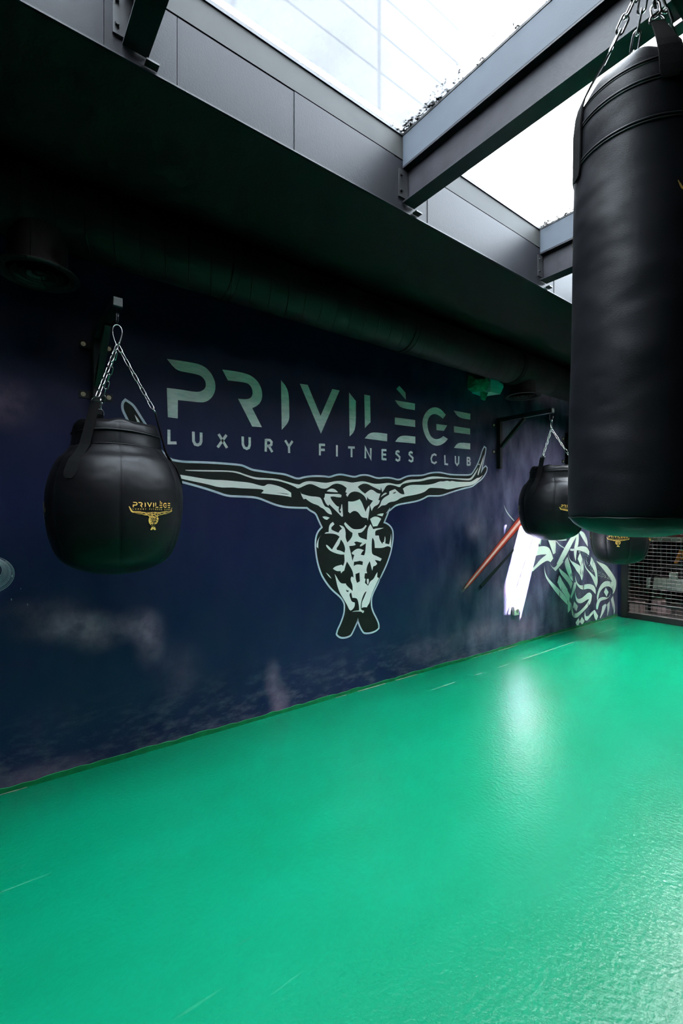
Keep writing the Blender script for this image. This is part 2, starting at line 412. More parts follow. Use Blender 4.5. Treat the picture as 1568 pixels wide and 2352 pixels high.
def box(bm, a, b, bevel=0):
    a, b = Vector(a), Vector(b)
    r = bmesh.ops.create_cube(bm, size=1, matrix=Matrix.Translation((a + b) / 2) @ Matrix.Diagonal((*(b - a), 1)))
    if bevel:
        es = list({e for v in r['verts'] for e in v.link_edges})
        bmesh.ops.bevel(bm, geom=es, offset=bevel, segments=2, affect='EDGES', profile=.5)
def bxo(name, a, b, m, parent=None, bevel=0, off=(0, 0, 0)):
    bm = bmesh.new(); o = Vector(off)
    box(bm, Vector(a) - o, Vector(b) - o, bevel)
    return ob(name, bm, m, parent)
def frame(d, up=Vector((0, 0, 1))):
    d = Vector(d).normalized()
    if abs(d.dot(up)) > .98: up = Vector((1, 0, 0))
    x = up.cross(d).normalized(); y = d.cross(x)
    return x, y, d
def sweep(bm, pts, r, seg=8, closed=False, rs=None, flat=None, up=Vector((0, 0, 1))):
    """tube (or flat strap) along points"""
    pts = [Vector(p) for p in pts]; n = len(pts); rings = []
    prevx = None
    for i, p in enumerate(pts):
        if closed: d = pts[(i + 1) % n] - pts[i - 1]
        else: d = pts[min(i + 1, n - 1)] - pts[max(i - 1, 0)]
        d.normalize()
        if prevx is None: x, y, _ = frame(d, up)
        else:
            x = prevx - d * prevx.dot(d)
            if x.length < 1e-6: x, y, _ = frame(d, up)
            x.normalize(); y = d.cross(x)
        prevx = x
        rr = rs[i] if rs else r
        ring = []
        for k in range(seg):
            a = 2 * PI * k / seg
            ring.append(bm.verts.new(p + x * math.cos(a) * rr + y * math.sin(a) * rr))
        rings.append(ring)
    m = n if closed else n - 1
    for i in range(m):
        A, B = rings[i], rings[(i + 1) % n]
        off = 0
        if closed and i == n - 1:
            best = min(range(seg), key=lambda s: (A[0].co - B[s].co).length); off = best
        for k in range(seg):
            bm.faces.new((A[k], A[(k + 1) % seg], B[(k + 1 + off) % seg], B[(k + off) % seg]))
    if not closed:
        bm.faces.new(rings[0][::-1]); bm.faces.new(rings[-1])
def cyl(bm, p0, p1, r, seg=24, r1=None):
    sweep(bm, [p0, p1], r, seg, rs=[r, r if r1 is None else r1])
def bar(bm, p0, p1, w, h, up=Vector((0, 0, 1)), bevel=.002):
    """rectangular tube from p0 to p1"""
    p0, p1 = Vector(p0), Vector(p1)
    x, y, d = frame(p1 - p0, up)
    mtx = Matrix((x * w, y * h, d * (p1 - p0).length)).transposed().to_4x4()
    mtx.translation = (p0 + p1) / 2
    r = bmesh.ops.create_cube(bm, size=1, matrix=mtx)
    if bevel:
        es = list({e for v in r['verts'] for e in v.link_edges})
        bmesh.ops.bevel(bm, geom=es, offset=bevel, segments=1, affect='EDGES')
def stadium(L, W, n=8):
    """closed centreline of a chain link, long axis along z"""
    r = W / 2; h = L / 2 - r; pts = []
    for i in range(n + 1):
        a = PI * i / n; pts.append((r * math.cos(a), h + r * math.sin(a)))
    for i in range(n + 1):
        a = PI + PI * i / n; pts.append((r * math.cos(a), -h + r * math.sin(a)))
    return pts
def chain(bm, p0, p1, L=.044, W=.021, wire=.0024, twist=0.0):
    p0, p1 = Vector(p0), Vector(p1); d = p1 - p0
    pitch = L - 2 * wire * 1.05 - wire
    n = max(2, round((d.length - wire) / pitch)); step = d.length / n
    x, y, z = frame(d)
    for i in range(n):
        c = p0 + d * ((i + .5) / n)
        a = twist + (PI / 2 if i % 2 else 0) + random.uniform(-.12, .12)
        e = x * math.cos(a) + y * math.sin(a)
        le = step + 3 * wire
        pts = [c + e * px + z * pz for px, pz in stadium(le - 2 * wire * .2, W - 2 * wire, 6)]
        sweep(bm, pts, wire, 7, closed=True, up=e.cross(z))
def lathe(bm, prof, seg=64, rf=None, cap=True):
    """revolve (r, z) about z; rf(theta, r, z) may change the radius"""
    rings = []
    for r, z in prof:
        if r < 1e-6: rings.append([bm.verts.new((0, 0, z))]); continue
        ring = []
        for k in range(seg):
            a = 2 * PI * k / seg
            rr, zz = (rf(a, r, z) if rf else (r, z))
            ring.append(bm.verts.new((rr * math.cos(a), rr * math.sin(a), zz)))
        rings.append(ring)
    for A, B in zip(rings, rings[1:]):
        if len(A) == 1 and len(B) == 1: continue
        for k in range(seg):
            k2 = (k + 1) % seg
            if len(A) == 1: bm.faces.new((A[0], B[k], B[k2]))
            elif len(B) == 1: bm.faces.new((A[k], A[k2], B[0]))
            else: bm.faces.new((A[k], A[k2], B[k2], B[k]))
def densify(prof, n):
    """smooth resampling of a profile (Catmull-Rom)"""
    out = []
    P = [prof[0]] + list(prof) + [prof[-1]]
    for i in range(1, len(P) - 2):
        for k in range(n):
            t = k / n; a, b, c, d = P[i - 1], P[i], P[i + 1], P[i + 2]
            out.append(tuple(.5 * (2 * b[j] + (c[j] - a[j]) * t + (2 * a[j] - 5 * b[j] + 4 * c[j] - d[j]) * t * t + (3 * b[j] - a[j] - 3 * c[j] + d[j]) * t ** 3) for j in (0, 1)))
    out.append(prof[-1])
    return [(max(0, r), z) for r, z in out]

# ------------------------------------------------------------------ the setting
T = .12
struct(bxo('floor', (-3.6, YB, -.1), (XE, YM + .02, 0), M['floor']))
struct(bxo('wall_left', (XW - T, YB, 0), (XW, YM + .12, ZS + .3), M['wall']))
struct(bxo('wall_right', (XE, YB, 0), (XE + T, 10.6, ZS + .3), M['dim']))
struct(bxo('wall_back', (XW, YB - T, 0), (XE, YB, ZS + .3), M['dim']))
bm = bmesh.new()
box(bm, (XW, YB, ZS), (XL - .012, YM + .12, ZG + .03))
box(bm, (XR + .012, YB, ZS), (XE, YM + .12, ZG + .03))
box(bm, (XL - .012, YE + .012, ZS), (XR + .012, YM + .12, ZG + .03))
box(bm, (XL - .012, YB, ZS), (XR + .012, YS, ZG + .03))
struct(ob('ceiling', bm, M['soffit']))
# sheet metal facings of the roof light, a panel joint every bay, and the pale curb above them
beams = [.363, 1.66, 2.926, 4.13, 5.195]
BW = .082
for nm, xa, xb, sgn in (('trim_1', XL - .012, XL, 1), ('trim_2', XR, XR + .012, -1)):
    bm = bmesh.new()
    ys = [YS]
    for y in beams: ys += [y - .055, y + BW + .10]
    ys += [2.35 if False else YE]
    ys = sorted(ys + [1.03])
    for a, b in zip(ys, ys[1:]):
        jit = 0 if (b - a) > .5 else -.0025 * sgn
        box(bm, (xa + jit, a + .0012, ZS + .0015), (xb + jit, b - .0012, ZJ - .004))
    t = struct(ob(nm, bm, M['fascia']))
    if sgn == 1:
        k = bxo('curb_angle', (xb - .004, YS, ZS - .004), (xb + .004, YE, ZS + .0015), M['steel'], t)
for nm, xa, xb in (('trim_3', XL - .012, XL - .001), ('trim_4', XR + .001, XR + .012)):
    struct(bxo(nm, (xa, YS, ZJ + .002), (xb, YE, ZG - .006), M['curb']))
struct(bxo('trim_5', (XL, YE, ZS + .0015), (XR, YE + .012, ZG - .006), M['curb']))
# green paint run up the foot of the wall, with chipped filler along the joint
bm = bmesh.new()
yy = YB; top = []
while yy < YM: top.append((yy, .026 + random.uniform(-.006, .006))); yy += .05
top.append((YM, .026))
fr, bk = [], []
for y, h in top:
    fr.append((bm.verts.new((XW + .004, y, 0)), bm.verts.new((XW + .004, y, h)), bm.verts.new((XW + .0005, y, h + .002))))
for a, b in zip(fr, fr[1:]):
    for i in (0, 1): bm.faces.new((a[i], b[i], b[i + 1], a[i + 1]))
struct(ob('baseboard_left', bm, M['bandgreen']))
bm = bmesh.new(); yy = .05
while yy < YM - .05:
    l = random.uniform(.05, .35) if yy < 4 else random.uniform(.2, .6)
    if random.random() < (.55 if yy < 4 else .9):
        w = random.uniform(.0015, .0035)
        sweep(bm, [(XW + .006, yy, .001), (XW + .006 + w, yy + l / 2, .002), (XW + .006, min(yy + l, YM), .001)], w, 6)
    yy += l + random.uniform(.0, .12)
struct(ob('trim_6', bm, M['chip']))

# ------------------------------------------------------------------ roof beams and glazing
def ibeam(bm, x0, x1, y0, y1, z0, z1, tf=.008, tw=.006):
    box(bm, (x0, y0, z0), (x1, y1, z0 + tf)); box(bm, (x0, y0, z1 - tf), (x1, y1, z1))
    ym = (y0 + y1) / 2
    box(bm, (x0, ym - tw, z0 + tf), (x1, ym + tw, z1 - tf))
where = ['near the upper left corner of the photo, seen from below',
         'crossing the roof light in the middle, its web spattered with specks', 'farther back, half hidden behind the long cylindrical bag', 'second from the far end of the roof light', 'last one at the far end of the roof light']
zb = HC + 1.570; zt = HC + 1.7485
for i, y in enumerate(beams):
    t = thing('roof_beam', ((XL + XR) / 2, y + BW / 2, zb), 'dark steel roof beam under a grey rafter, ' + where[i], 'beam', 'steel beams across the roof light')
    L = t.location
    bm = bmesh.new(); ibeam(bm, XL + .001 - L.x, XR - .001 - L.x, -BW / 2, BW / 2, 0, zt - zb)
    ob('steel_section', bm, M['steel'], t)
    bxo('rafter', (XL + .001, y, zt + .0005), (XR - .001, y + BW, ZG - .006), M['rafter'], t, .002, L)
    for x, sg in ((XL, 1), (XR, -1)):
        bm = bmesh.new()
        box(bm, Vector((min(x, x + sg * .008), y - .03, zb + .02)) - L, Vector((max(x, x + sg * .008), y + .03, zt - .02)) - L)
        box(bm, Vector((min(x, x + sg * .03), y + BW - .012, zb - .028)) - L, Vector((max(x, x + sg * .03), y + BW + .03, zb - .022)) - L)
        for zz in (zb + .05, zt - .05): cyl(bm, Vector((x + sg * .006, y - .018, zz)) - L, Vector((x + sg * .018, y - .018, zz)) - L, .007, 8)
        ob('end_cleat', bm, M['blacksteel'], t)
yb = [YS] + [y + BW / 2 for y in beams] + [YE]
for i, (a, b) in enumerate(zip(yb, yb[1:])):
    bm = bmesh.new()
    fa = a + (BW / 2 - .012 if i else 0); fb = b - (BW / 2 - .012 if i < len(yb) - 2 else 0)
    for (p, q) in (((XL - .01, fa, ZG - .005), (XL + .005, fb, ZG + .006)), ((XR - .005, fa, ZG - .005), (XR + .01, fb, ZG + .006)),
                   ((XL + .005, fa, ZG - .005), (XR - .005, fa + .014, ZG + .006)), ((XL + .005, fb - .014, ZG - .005), (XR - .005, fb, ZG + .006))):
        box(bm, p, q)
    w = struct(ob('window_%d' % (i + 1), bm, M['gasket']))
    bxo('glass_pane', (XL - .01, fa + .002, ZG + .007), (XR + .01, fb - .002, ZG + .015), M['glassdirty'] if b == YE else M['glassclean'], w)

# ------------------------------------------------------------------ outside, over the roof
o = bxo('neighbouring_facade', (-4.2, -6, 3.0), (-3.2, 12, 13), M['facade'])
tag(o, 'white panelled building wall seen faintly through the roof glass above the lettering', 'building')
o = bxo('shading_block', (12, -60, 0), (16, 13.76, 29), M['facade2'])  # unseen block added to keep direct sun off most roof panes
tag(o, 'unseen rendered tower block added beyond the roof to shade its glass', 'building')
bm = bmesh.new()
box(bm, (XW - T, YB - T, ZG + .03), (XL - .012, 10.6, ZG + .06)); box(bm, (XR + .012, YB - T, ZG + .03), (XE + T, 10.6, ZG + .06))
box(bm, (XL - .012, YE + .012, ZG + .03), (XR + .012, 10.6, ZG + .06))
struct(ob('trim_7', bm, M['roofing']))

bm = bmesh.new(); box(bm, (XR + .012, YS, ZG + .06), (XR + .10, YE + .1, ZG + .345))  # unseen roof kerb added to cut off the lower end of the sun patch
struct(ob('shade_kerb', bm, M['roofing']))
bm = bmesh.new(); zc = .009
sweep(bm, [(-.45 , .42, zc), (-.1, .36, zc), (.28, .27, zc), (.58, .205, zc)], .009, 8)
sweep(bm, [(.08, .31, zc), (.22, .39, zc), (.40, .50, zc)], .006, 8)
o = ob('roof_cable', bm, M['rubber'], None, True); o.location = (-1.10, 5.375, ZG + .016)
tag(o, 'black forked cable lying outside on the last roof pane, casting the thin shadow', 'cable')

# ------------------------------------------------------------------ air duct
DX, DZ, DR = -2.448, HC + 1.359, .1485
t = thing('air_duct', (DX, 2, DZ - DR), 'long round black spiral air duct hanging under the soffit above the painted wall', 'duct')
bm = bmesh.new(); cyl(bm, (0, YB - 2 + .02, DR), (0, YM - 2, DR), DR, 64)
ob('duct_tube', bm, M['duct'], t, True)
for y in (-1.66, -.3, 1.062, 2.43, 3.78, 5.14, 6.5):
    bm = bmesh.new(); cyl(bm, (0, y - 2 - .02, DR), (0, y - 2 + .02, DR), DR + .004, 64)
    for s in (-.02, .02): cyl(bm, (0, y - 2 + s - .003, DR), (0, y - 2 + s + .003, DR), DR + .008, 64)
    ob('joint_band', bm, M['duct'], t)
for y, z, lab in ((.186, HC + 1.065, 'round black ceiling diffuser under the duct, near the left edge above the first wall bracket'),
                  (3.965, HC + 1.121, 'round black ceiling diffuser under the duct, beside the plastic-wrapped wall lamp')):
    t = thing('air_diffuser', (DX, y, z), lab, 'air vent', 'round diffusers under the duct')
    bm = bmesh.new(); lathe(bm, [(.118, .012), (.113, .03), (.113, DZ - DR - z + .035)], 48); ob('neck', bm, M['duct'], t, True)
    bm = bmesh.new(); lathe(bm, [(.118, .014), (.16, .004), (.163, 0), (.158, -.006), (.125, -.002), (.122, .006)], 48); ob('outer_ring', bm, M['duct'], t, True)
    for r in (.095, .068, .04):
        bm = bmesh.new(); lathe(bm, [(r - .014, .024), (r + .006, -.001), (r + .009, -.004), (r + .004, .0), (r - .016, .022)], 48); ob('cone_ring', bm, M['duct'], t, True)
    bm = bmesh.new(); lathe(bm, [(0, .004), (.02, .002), (.024, .01), (0, .02)], 24); ob('centre_disc', bm, M['duct'], t, True)

# ------------------------------------------------------------------ painted logo (traced flat art, in wall coordinates)
def sm(pts, it=2, ang=48):
    """round the gentle bends of an outline, keep its corners"""
    ca = math.cos(math.radians(ang)); pts = [Vector(p) for p in pts]
    keep = []
    n = len(pts)
    for i in range(n):
        a, b = (pts[i] - pts[i - 1]), (pts[(i + 1) % n] - pts[i])
        keep.append(a.length < 1e-9 or b.length < 1e-9 or a.normalized().dot(b.normalized()) < ca)
    for _ in range(it):
        q, k2 = [], []
        n = len(pts)
        for i in range(n):
            if keep[i]: q.append(pts[i]); k2.append(True)
            else:
                q.append(pts[i] * .75 + pts[i - 1] * .25); q.append(pts[i] * .75 + pts[(i + 1) % n] * .25); k2 += [False, False]
        pts, keep = q, k2
    return pts
def W(u, v):
    p = at(u, v, X=XW); return Vector((p.y, p.z))
def tr(reg, flat):
    ox, oy, s = reg
    return [W(ox + flat[i] / s, oy + flat[i + 1] / s) for i in range(0, len(flat), 2)]
def fill(bm, pts, mapf, sub=0):
    vs, es, fs, *_ = delaunay_2d_cdt(pts, [], [list(range(len(pts)))], 1, 1e-6)
    if not sub:
        nv = [bm.verts.new(mapf(v)) for v in vs]
        for f in fs:
            try: bm.faces.new([nv[i] for i in f])
            except ValueError: pass
        return
    b2 = bmesh.new(); nv = [b2.verts.new((v.x, v.y, 0)) for v in vs]
    for f in fs:
        try: b2.faces.new([nv[i] for i in f])
        except ValueError: pass
    for _ in range(8):
        le = [e for e in b2.edges if e.calc_length() > sub]
        if not le: break
        bmesh.ops.subdivide_edges(b2, edges=le, cuts=1)
        bmesh.ops.triangulate(b2, faces=[f for f in b2.faces if len(f.verts) > 3])
    b2.verts.index_update()
    nv = [bm.verts.new(mapf(v.co.xy)) for v in b2.verts]
    for f in b2.faces: bm.faces.new([nv[v.index] for v in f.verts])
    b2.free()
def ribbon(pts, w, closed=False, side=0):
    """polygons (quads) of a painted line of width w; side shifts it off its path"""
    pts = [Vector(p) for p in pts]; n = len(pts); L, R = [], []
    for i in range(n):
        if closed: a, b = pts[i] - pts[i - 1], pts[(i + 1) % n] - pts[i]
        else:
            a = pts[i] - pts[i - 1] if i else pts[1] - pts[0]; b = pts[i + 1] - pts[i] if i < n - 1 else a
        a = a.normalized(); b = b.normalized()
        na, nb = Vector((-a.y, a.x)), Vector((-b.y, b.x))
        nn = na + nb
        if nn.length < 1e-6: nn = na
        nn.normalize(); k = min(2.2, 1 / max(.3, nn.dot(na)))
        L.append(pts[i] + nn * k * (w / 2 + side)); R.append(pts[i] + nn * k * (-w / 2 + side))
    m = n if closed else n - 1
    return [(L[i], L[(i + 1) % n], R[(i + 1) % n], R[i]) for i in range(m)]

ZP, ZI, ZT = (370, 810, 6.272), (620, 860, 6.031), (880, 870, 7.127)
LET = [
 ('P', [(ZP, [80,90,300,120,500,155,580,180,660,230,720,300,770,400,783,490,770,570,735,640,680,690,620,715,550,717,400,700,240,683,238,948,95,930,80,507,300,535,440,560,540,567,600,545,640,500,642,440,625,390,580,340,520,315,400,290,215,258])]),
 ('R', [(ZP, [878,243,1080,270,1200,297,1280,325,1370,390,1430,480,1455,580,1450,670,1420,730,1370,775,1310,798,1450,1075,1310,1065,1105,663,1200,673,1270,665,1310,625,1318,565,1295,490,1250,445,1190,428,1090,415,960,400])]),
 ('I', [(ZI, [150,77,256,215,265,500,265,655,160,768])]),
 ('V', [(ZI, [410,128,520,145,698,575,860,202,962,222,703,822])]),
 ('I', [(ZI, [1092,248,1187,370,1187,770,1100,860,1095,600])]),
 ('L', [(ZI, [1303,278,1383,295,1390,660,1312,743]), ((0, 0, 1), [836.9,1007,850.1,991.5,888.8,996.3,888.4,1013.8])]),
 ('E', [(ZT, [212,165,260,112,362,228,368,345]), (ZT, [188,350,517,407,515,515,268,475]), (ZT, [188,632,520,676,520,790,186,748]), (ZT, [272,922,522,947,522,1060,192,1030])]),
 ('G', [(ZT, [1020,590,970,530,910,480,845,463,770,480,700,540,655,620,635,710,645,820,690,950,760,1050,830,1092,890,1097,950,1080,1010,1040,1055,985,980,937,940,970,890,990,840,988,780,950,740,870,720,770,722,690,750,620,800,580,850,577,910,600,975,655]), (ZT, [865,740,1043,762,990,853,870,840])]),
 ('E', [(ZT, [1148,520,1424,572,1420,670,1225,637]), (ZT, [1152,775,1420,815,1418,912,1155,878]), (ZT, [1220,1038,1420,1057,1420,1157,1155,1132])]),
]
ZL, ZF = (370, 970, 4.7515), (700, 1000, 3.92)
TAG = [
 (ZL, [[84,80,84,225,167,225]]), (ZL, [[350,102,352,205,370,240,398,248,425,235,435,205,435,112]]), (ZL, [[625,128,718,280],[712,138,615,274]]),
 (ZL, [[888,155,890,240,905,275,932,288,955,278,965,245,965,163]]), (ZL, [[1142,182,1140,320],[1142,192,1185,195,1203,215,1200,245,1180,258,1142,258],[1172,258,1212,325]]),
 (ZL, [[1352,197,1393,265],[1432,205,1393,262,1395,335]]),
 (ZF, [[134,75,134,180],[134,84,180,86],[134,130,178,131]]), (ZF, [[287,88,287,190]]), (ZF, [[388,108,448,110],[419,108,419,197]]), (ZF, [[543,207,543,110,592,210,592,115]]),
 (ZF, [[695,125,695,220],[695,132,733,134],[695,172,730,174],[695,214,733,216]]), (ZF, [[850,152,838,142,822,148,820,165,835,178,852,195,850,220,835,228,815,215]]),
 (ZF, [[968,160,955,150,940,157,938,172,952,187,970,203,968,228,955,235,933,222]]), (ZF, [[1183,180,1165,170,1145,180,1135,210,1142,240,1165,252,1185,238]]),
 (ZF, [[1258,178,1260,258,1287,262]]), (ZF, [[1353,185,1354,245,1368,268,1382,250,1384,188]]),
 (ZF, [[1460,195,1460,270],[1460,200,1480,203,1485,218,1478,230,1460,231],[1474,231,1487,245,1485,264,1460,267]]),
]
A1, A2, A3, A4, A5, A6 = (680, 1075, 6.533), (700, 1190, 7.127), (720, 1310, 8.711), (890, 1010, 6.533), (390, 1040, 4.9), (260, 900, 11.2)
BODY = [
 (A6, [410,745,345,610,280,480,262,380,275,290,320,245,390,290,460,340,520,405,600,530,700,690,790,830,900,1010,1010,1200,1110,1390,1240,1570]),
 (A5, [0,85,60,100,160,115,300,117,500,125,700,140,800,150,840,165,920,203,1000,215,1180,240,1290,252,1350,275,1440,307]),
 (A1, [120,150,260,133,430,138,500,152,600,115,680,108,780,130,880,150,960,120,1040,115,1110,130,1220,170,1330,155,1420,160,1540,195]),
 (A4, [250,575,330,550,450,550,540,543,640,508,760,500,830,510,930,535,1100,540,1240,540,1275,510,1340,400,1390,280,1420,170,1450,115,1466,130,1462,180,1435,300,1412,400,1395,510,1440,425,1470,405,1485,425,1480,470,1440,540,1400,590,1330,640,1270,690,1220,702,1100,730,940,780,800,830,700,832,600,830,540,870,440,910,300,935,130,965,60,1020,0,1075]),
 (A1, [1385,632,1355,700,1305,825]),
 (A2, [1330,95,1390,140,1425,200,1432,260,1430,350,1410,480,1385,590,1330,750,1260,900,1180,1060]),
 (A3, [1330,130,1250,300,1180,440,1145,540,1140,640,1145,740,1180,850,1250,980,1290,1080,1290,1150,1240,1200,1130,1240,1020,1245,985,1210,930,1110,900,1020,884,950,865,1020,820,1120,750,1270,720,1300,640,1330,550,1335,490,1300,470,1270,490,1190,540,1090,590,960,620,850,628,740,625,660,580,570,510,490,400,400,310,300,220,170]),
 (A2, [270,900,215,720,190,560,180,430,190,310,225,220]),
 (A1, [398,892,340,770,300,670,210,625,165,585]),
 (A5, [1540,610,1330,605,1210,583,1100,540,980,490,800,480,645,475,530,432,330,368,105,308]),
 ((0, 0, 1), [378,1093,350,1078,322,1035]),
]
WHITE = [
 [(A5, [170,193,300,193,500,196,660,200,760,210,850,245,960,277,1060,283,1200,290,1330,330,1450,360,1460,390,1440,402,1390,375,1320,345,1200,312,1100,303,980,305,880,275,760,228,640,212,400,212,180,203])],
 [(A1, [0,240,45,250,100,215,170,195,260,200,430,225,500,215,600,192,720,195,830,222,900,210,1000,195,1080,215,1170,240,1280,235,1380,220,1450,235,1540,255,1568,245,1568,270,1545,290,1480,265,1400,250,1350,265,1320,320,1290,365,1270,290,1262,330,1262,385,1230,480,1255,485,1235,545,1160,580,1130,645,1110,580,1100,560,1150,490,1080,465,1065,430,1055,490,1030,430,980,385,930,358,860,350,800,375,765,435,745,400,760,372,735,365,755,300,690,250,610,230,545,245,480,295,430,312,370,305,310,275,240,243,180,240,100,275,40,305,0,300])],
 [(A4, [90,665,150,672,200,660,250,620,330,598,500,595,600,560,700,548,830,560,950,575,1080,580,1200,585,1240,575,1280,530,1350,425,1358,420,1330,490,1280,575,1240,610,1150,608,1000,592,880,585,750,582,620,592,500,625,380,632,270,650,210,670,180,710,100,690])],
 [(A1, [60,350,75,385,200,425,340,432,375,460,400,530,430,580,465,590,490,600,520,640,535,700,490,690,450,660,410,610,360,590,330,560,250,535,190,500,140,460,110,470,80,420])],
 [(A5, [85,243,200,260,400,295,500,305,600,307,740,320,900,335,1000,365,1060,378,1095,350,1150,355,1240,380,1320,420,1362,450,1365,500,1300,485,1150,468,1025,455,1055,425,1030,408,800,400,700,390,560,393,430,355,250,320,100,285])],
 [(A1, [455,350,490,318,540,305,590,325,625,365,550,362])],
 [(A1, [430,385,530,392,650,388,680,410,670,440,620,440,560,425,510,430,520,465,560,520,610,575,640,580,632,620,640,660,660,680,672,655,650,630,668,610,675,550,685,540,695,640,700,725,680,730,640,690,590,640,540,590,495,545,480,570,440,530,410,455,425,440])],
 [(A1, [390,732,430,722,500,745,460,778,420,765])],
 [(A1, [778,500,840,505,900,490,950,467,985,520,1010,590,1040,660,1055,610,1090,560,1100,590,1085,700,1072,790,1060,750,1000,745,970,725,930,665,880,640,840,650,805,680,778,655])],
 [(A1, [1265,440,1275,420,1310,380,1340,368,1360,378,1340,395,1290,420])],
 [(A1, [1215,610,1260,550,1275,490,1320,440,1390,400,1395,350,1440,330,1480,315]), (A4, [130,760,180,805,225,822,250,815,240,770,225,735,270,700,350,675,480,678,580,678,690,662,780,622,830,628,890,612,930,628,960,615,1030,632,1200,633,1250,630,1300,600,1340,572,1380,568,1425,530,1400,570,1330,640,1270,680,1200,695,1050,715,905,750,830,730,700,722,620,722,580,760,540,790,420,825,210,860,120,925,20,935]), (A1, [1340,560,1280,560,1250,590])],
 [(A4, [1345,530,1350,490,1375,420,1405,330,1440,225,1425,320,1390,430,1360,530])],
 [(A4, [1358,372,1368,358,1378,368,1370,384])],
 [(A1, [1205,705,1245,685,1310,680,1290,725])],
 [(A1, [1105,765,1160,728,1220,730,1272,762,1215,870,1150,878])],
 [(A6, [545,585,600,650,650,720,690,800,615,780,590,720])],
 [(A5, [40,162,80,172,48,174])],
 [(A2, [340,890,390,925,432,990,390,960])], [(A2, [270,268,225,330,215,420,215,495,190,470,190,420,215,340])], [(A2, [1010,995,1040,995,1045,1050,1025,1090,1008,1050])],
 [(A2, [637,95,655,65,720,130,780,180,860,185,935,172,970,140,990,112,1008,130,985,165,950,215,910,240,868,240,870,280,900,320,1010,355,1020,210,1035,150,1070,97,1115,182,1180,165,1290,158,1240,180,1160,200,1145,230,1148,285,1205,285,1220,360,1265,425,1275,390,1290,395,1305,295,1318,330,1310,415,1375,430,1395,350,1405,255,1410,330,1405,490,1385,465,1340,458,1270,490,1140,488,1135,370,1105,320,1090,360,1088,560,1110,600,1180,625,1255,665,1230,705,1180,690,1140,685,1180,745,1160,775,1115,790,1098,860,1080,790,1058,703,1020,770,1000,850,1015,900,978,905,970,985,990,995,978,1060,1028,1105]),
  (A3, [1085,310,1130,215,1195,175,1240,80,1272,35,1268,135,1305,155,1250,270,1180,420,1140,540,1115,650,1080,700,1060,740,1000,735,955,755,960,640,1000,560,1052,430,1048,418,1010,450,965,560,945,650,935,750,960,800,1005,805,1000,840,975,855,955,825,870,822,765,828,800,812,905,800,905,720,880,590,850,553,770,548,755,470,745,440,715,470,715,510,750,610,770,630,820,645,820,710,790,770,740,805,710,790,660,680,580,550,510,430,465,290,440,170,418,70,450,120,500,210,550,265,640,262,650,300,778,412,775,290,735,200,740,145,760,122,795,145]),
  (A2, [785,890,755,820,685,710,660,780,640,860,610,875,590,905,580,865,520,870,455,830,490,790,600,762,620,785,640,740,648,690,640,595,580,598,480,570,400,530,345,465,345,435,370,445,440,515,490,430,565,305,520,270,440,250,318,252,345,232,385,230,390,140,410,95,455,62,480,100,430,150,430,185,470,210,548,240,565,205,605,175,560,115,620,130,650,165,665,240,660,320,690,400,740,350,775,290,775,240,740,220,680,165])],
]
ISLE = [
 (A1, [920,285,960,250,1010,233,1070,238,1150,285,1262,335,1270,290,1285,365,1260,385,1210,378,1160,335,1115,320,1070,350,1030,385,980,350]),
 (A4, [72,810,90,790,125,782,110,805]),
 (A2, [585,348,630,410,658,500,645,565,575,530,520,520,515,490,560,430]),
 (A2, [800,395,840,380,890,395,935,405,900,440,895,465,920,462,995,410,985,560,965,610,910,600,930,555,960,525,900,500,850,500,800,530,760,570,775,595,805,600,775,700,745,560,720,458,800,450,830,435]),
 (A2, [800,715,850,710,895,697,945,712,940,770,880,758,830,762,795,785]), (A2, [825,915,890,890,895,1035,850,1060,828,1000]),
 (A3, [640,380,665,400,705,405,680,435,655,425]), (A5, [1200,450,1270,455,1340,465,1320,470,1260,460]),
]
def cat(parts): 
    r = []
    for reg, f in parts: r += tr(reg, f)
    return r
letters = [[sm(tr(reg, f)) for reg, f in polys] for _, polys in LET]
taglines = [[tr(reg, f) for f in lines] for reg, lines in TAG]
body = sm(cat(BODY)); whites = [sm(cat(p)) for p in WHITE]; isles = [sm(tr(*p)) for p in ISLE]
ow = .0135
area = sum(a.x * b.y - b.x * a.y for a, b in zip(body, body[1:] + body[:1]))
oside = (-ow / 2 if area > 0 else ow / 2)
outline = ribbon(body, ow, True, oside)
c0 = W(760, 1250)
logo = thing('painted_logo', (XW, c0.x, c0.y - 1.0), 'huge hand-painted wall logo with pale lettering over a muscular torso with spread arms', 'mural')
def wm(off):
    L = logo.location
    return lambda v: Vector((XW + off - L.x, v[0] - L.y, v[1] - L.z))
for polys in letters:
    bm = bmesh.new()
    for p in polys: fill(bm, p, wm(.0012))
    ob('letter', bm, M['letter'], logo)
for lines in taglines:
    bm = bmesh.new()
    for l in lines:
        for q in ribbon(l, .0175): bm.faces.new([bm.verts.new(wm(.0012)(v)) for v in q])
    ob('tagline_letter', bm, M['letter'], logo)
bm = bmesh.new(); fill(bm, body, wm(.001)); torso = ob('torso_silhouette', bm, M['black'], logo)
bm = bmesh.new()
for q in outline: bm.faces.new([bm.verts.new(wm(.0014)(v)) for v in q])
ob('pale_outline', bm, M['outline'], torso)
bm = bmesh.new()
for i, p in enumerate(whites): fill(bm, p, wm(.0018 + .00002 * i))
ob('muscle_highlights', bm, M['highlight'], torso)
bm = bmesh.new()
bm.free()
for p in isles:
    bm = bmesh.new(); fill(bm, p, wm(.0026)); ob('black_detail', bm, M['black'], torso)

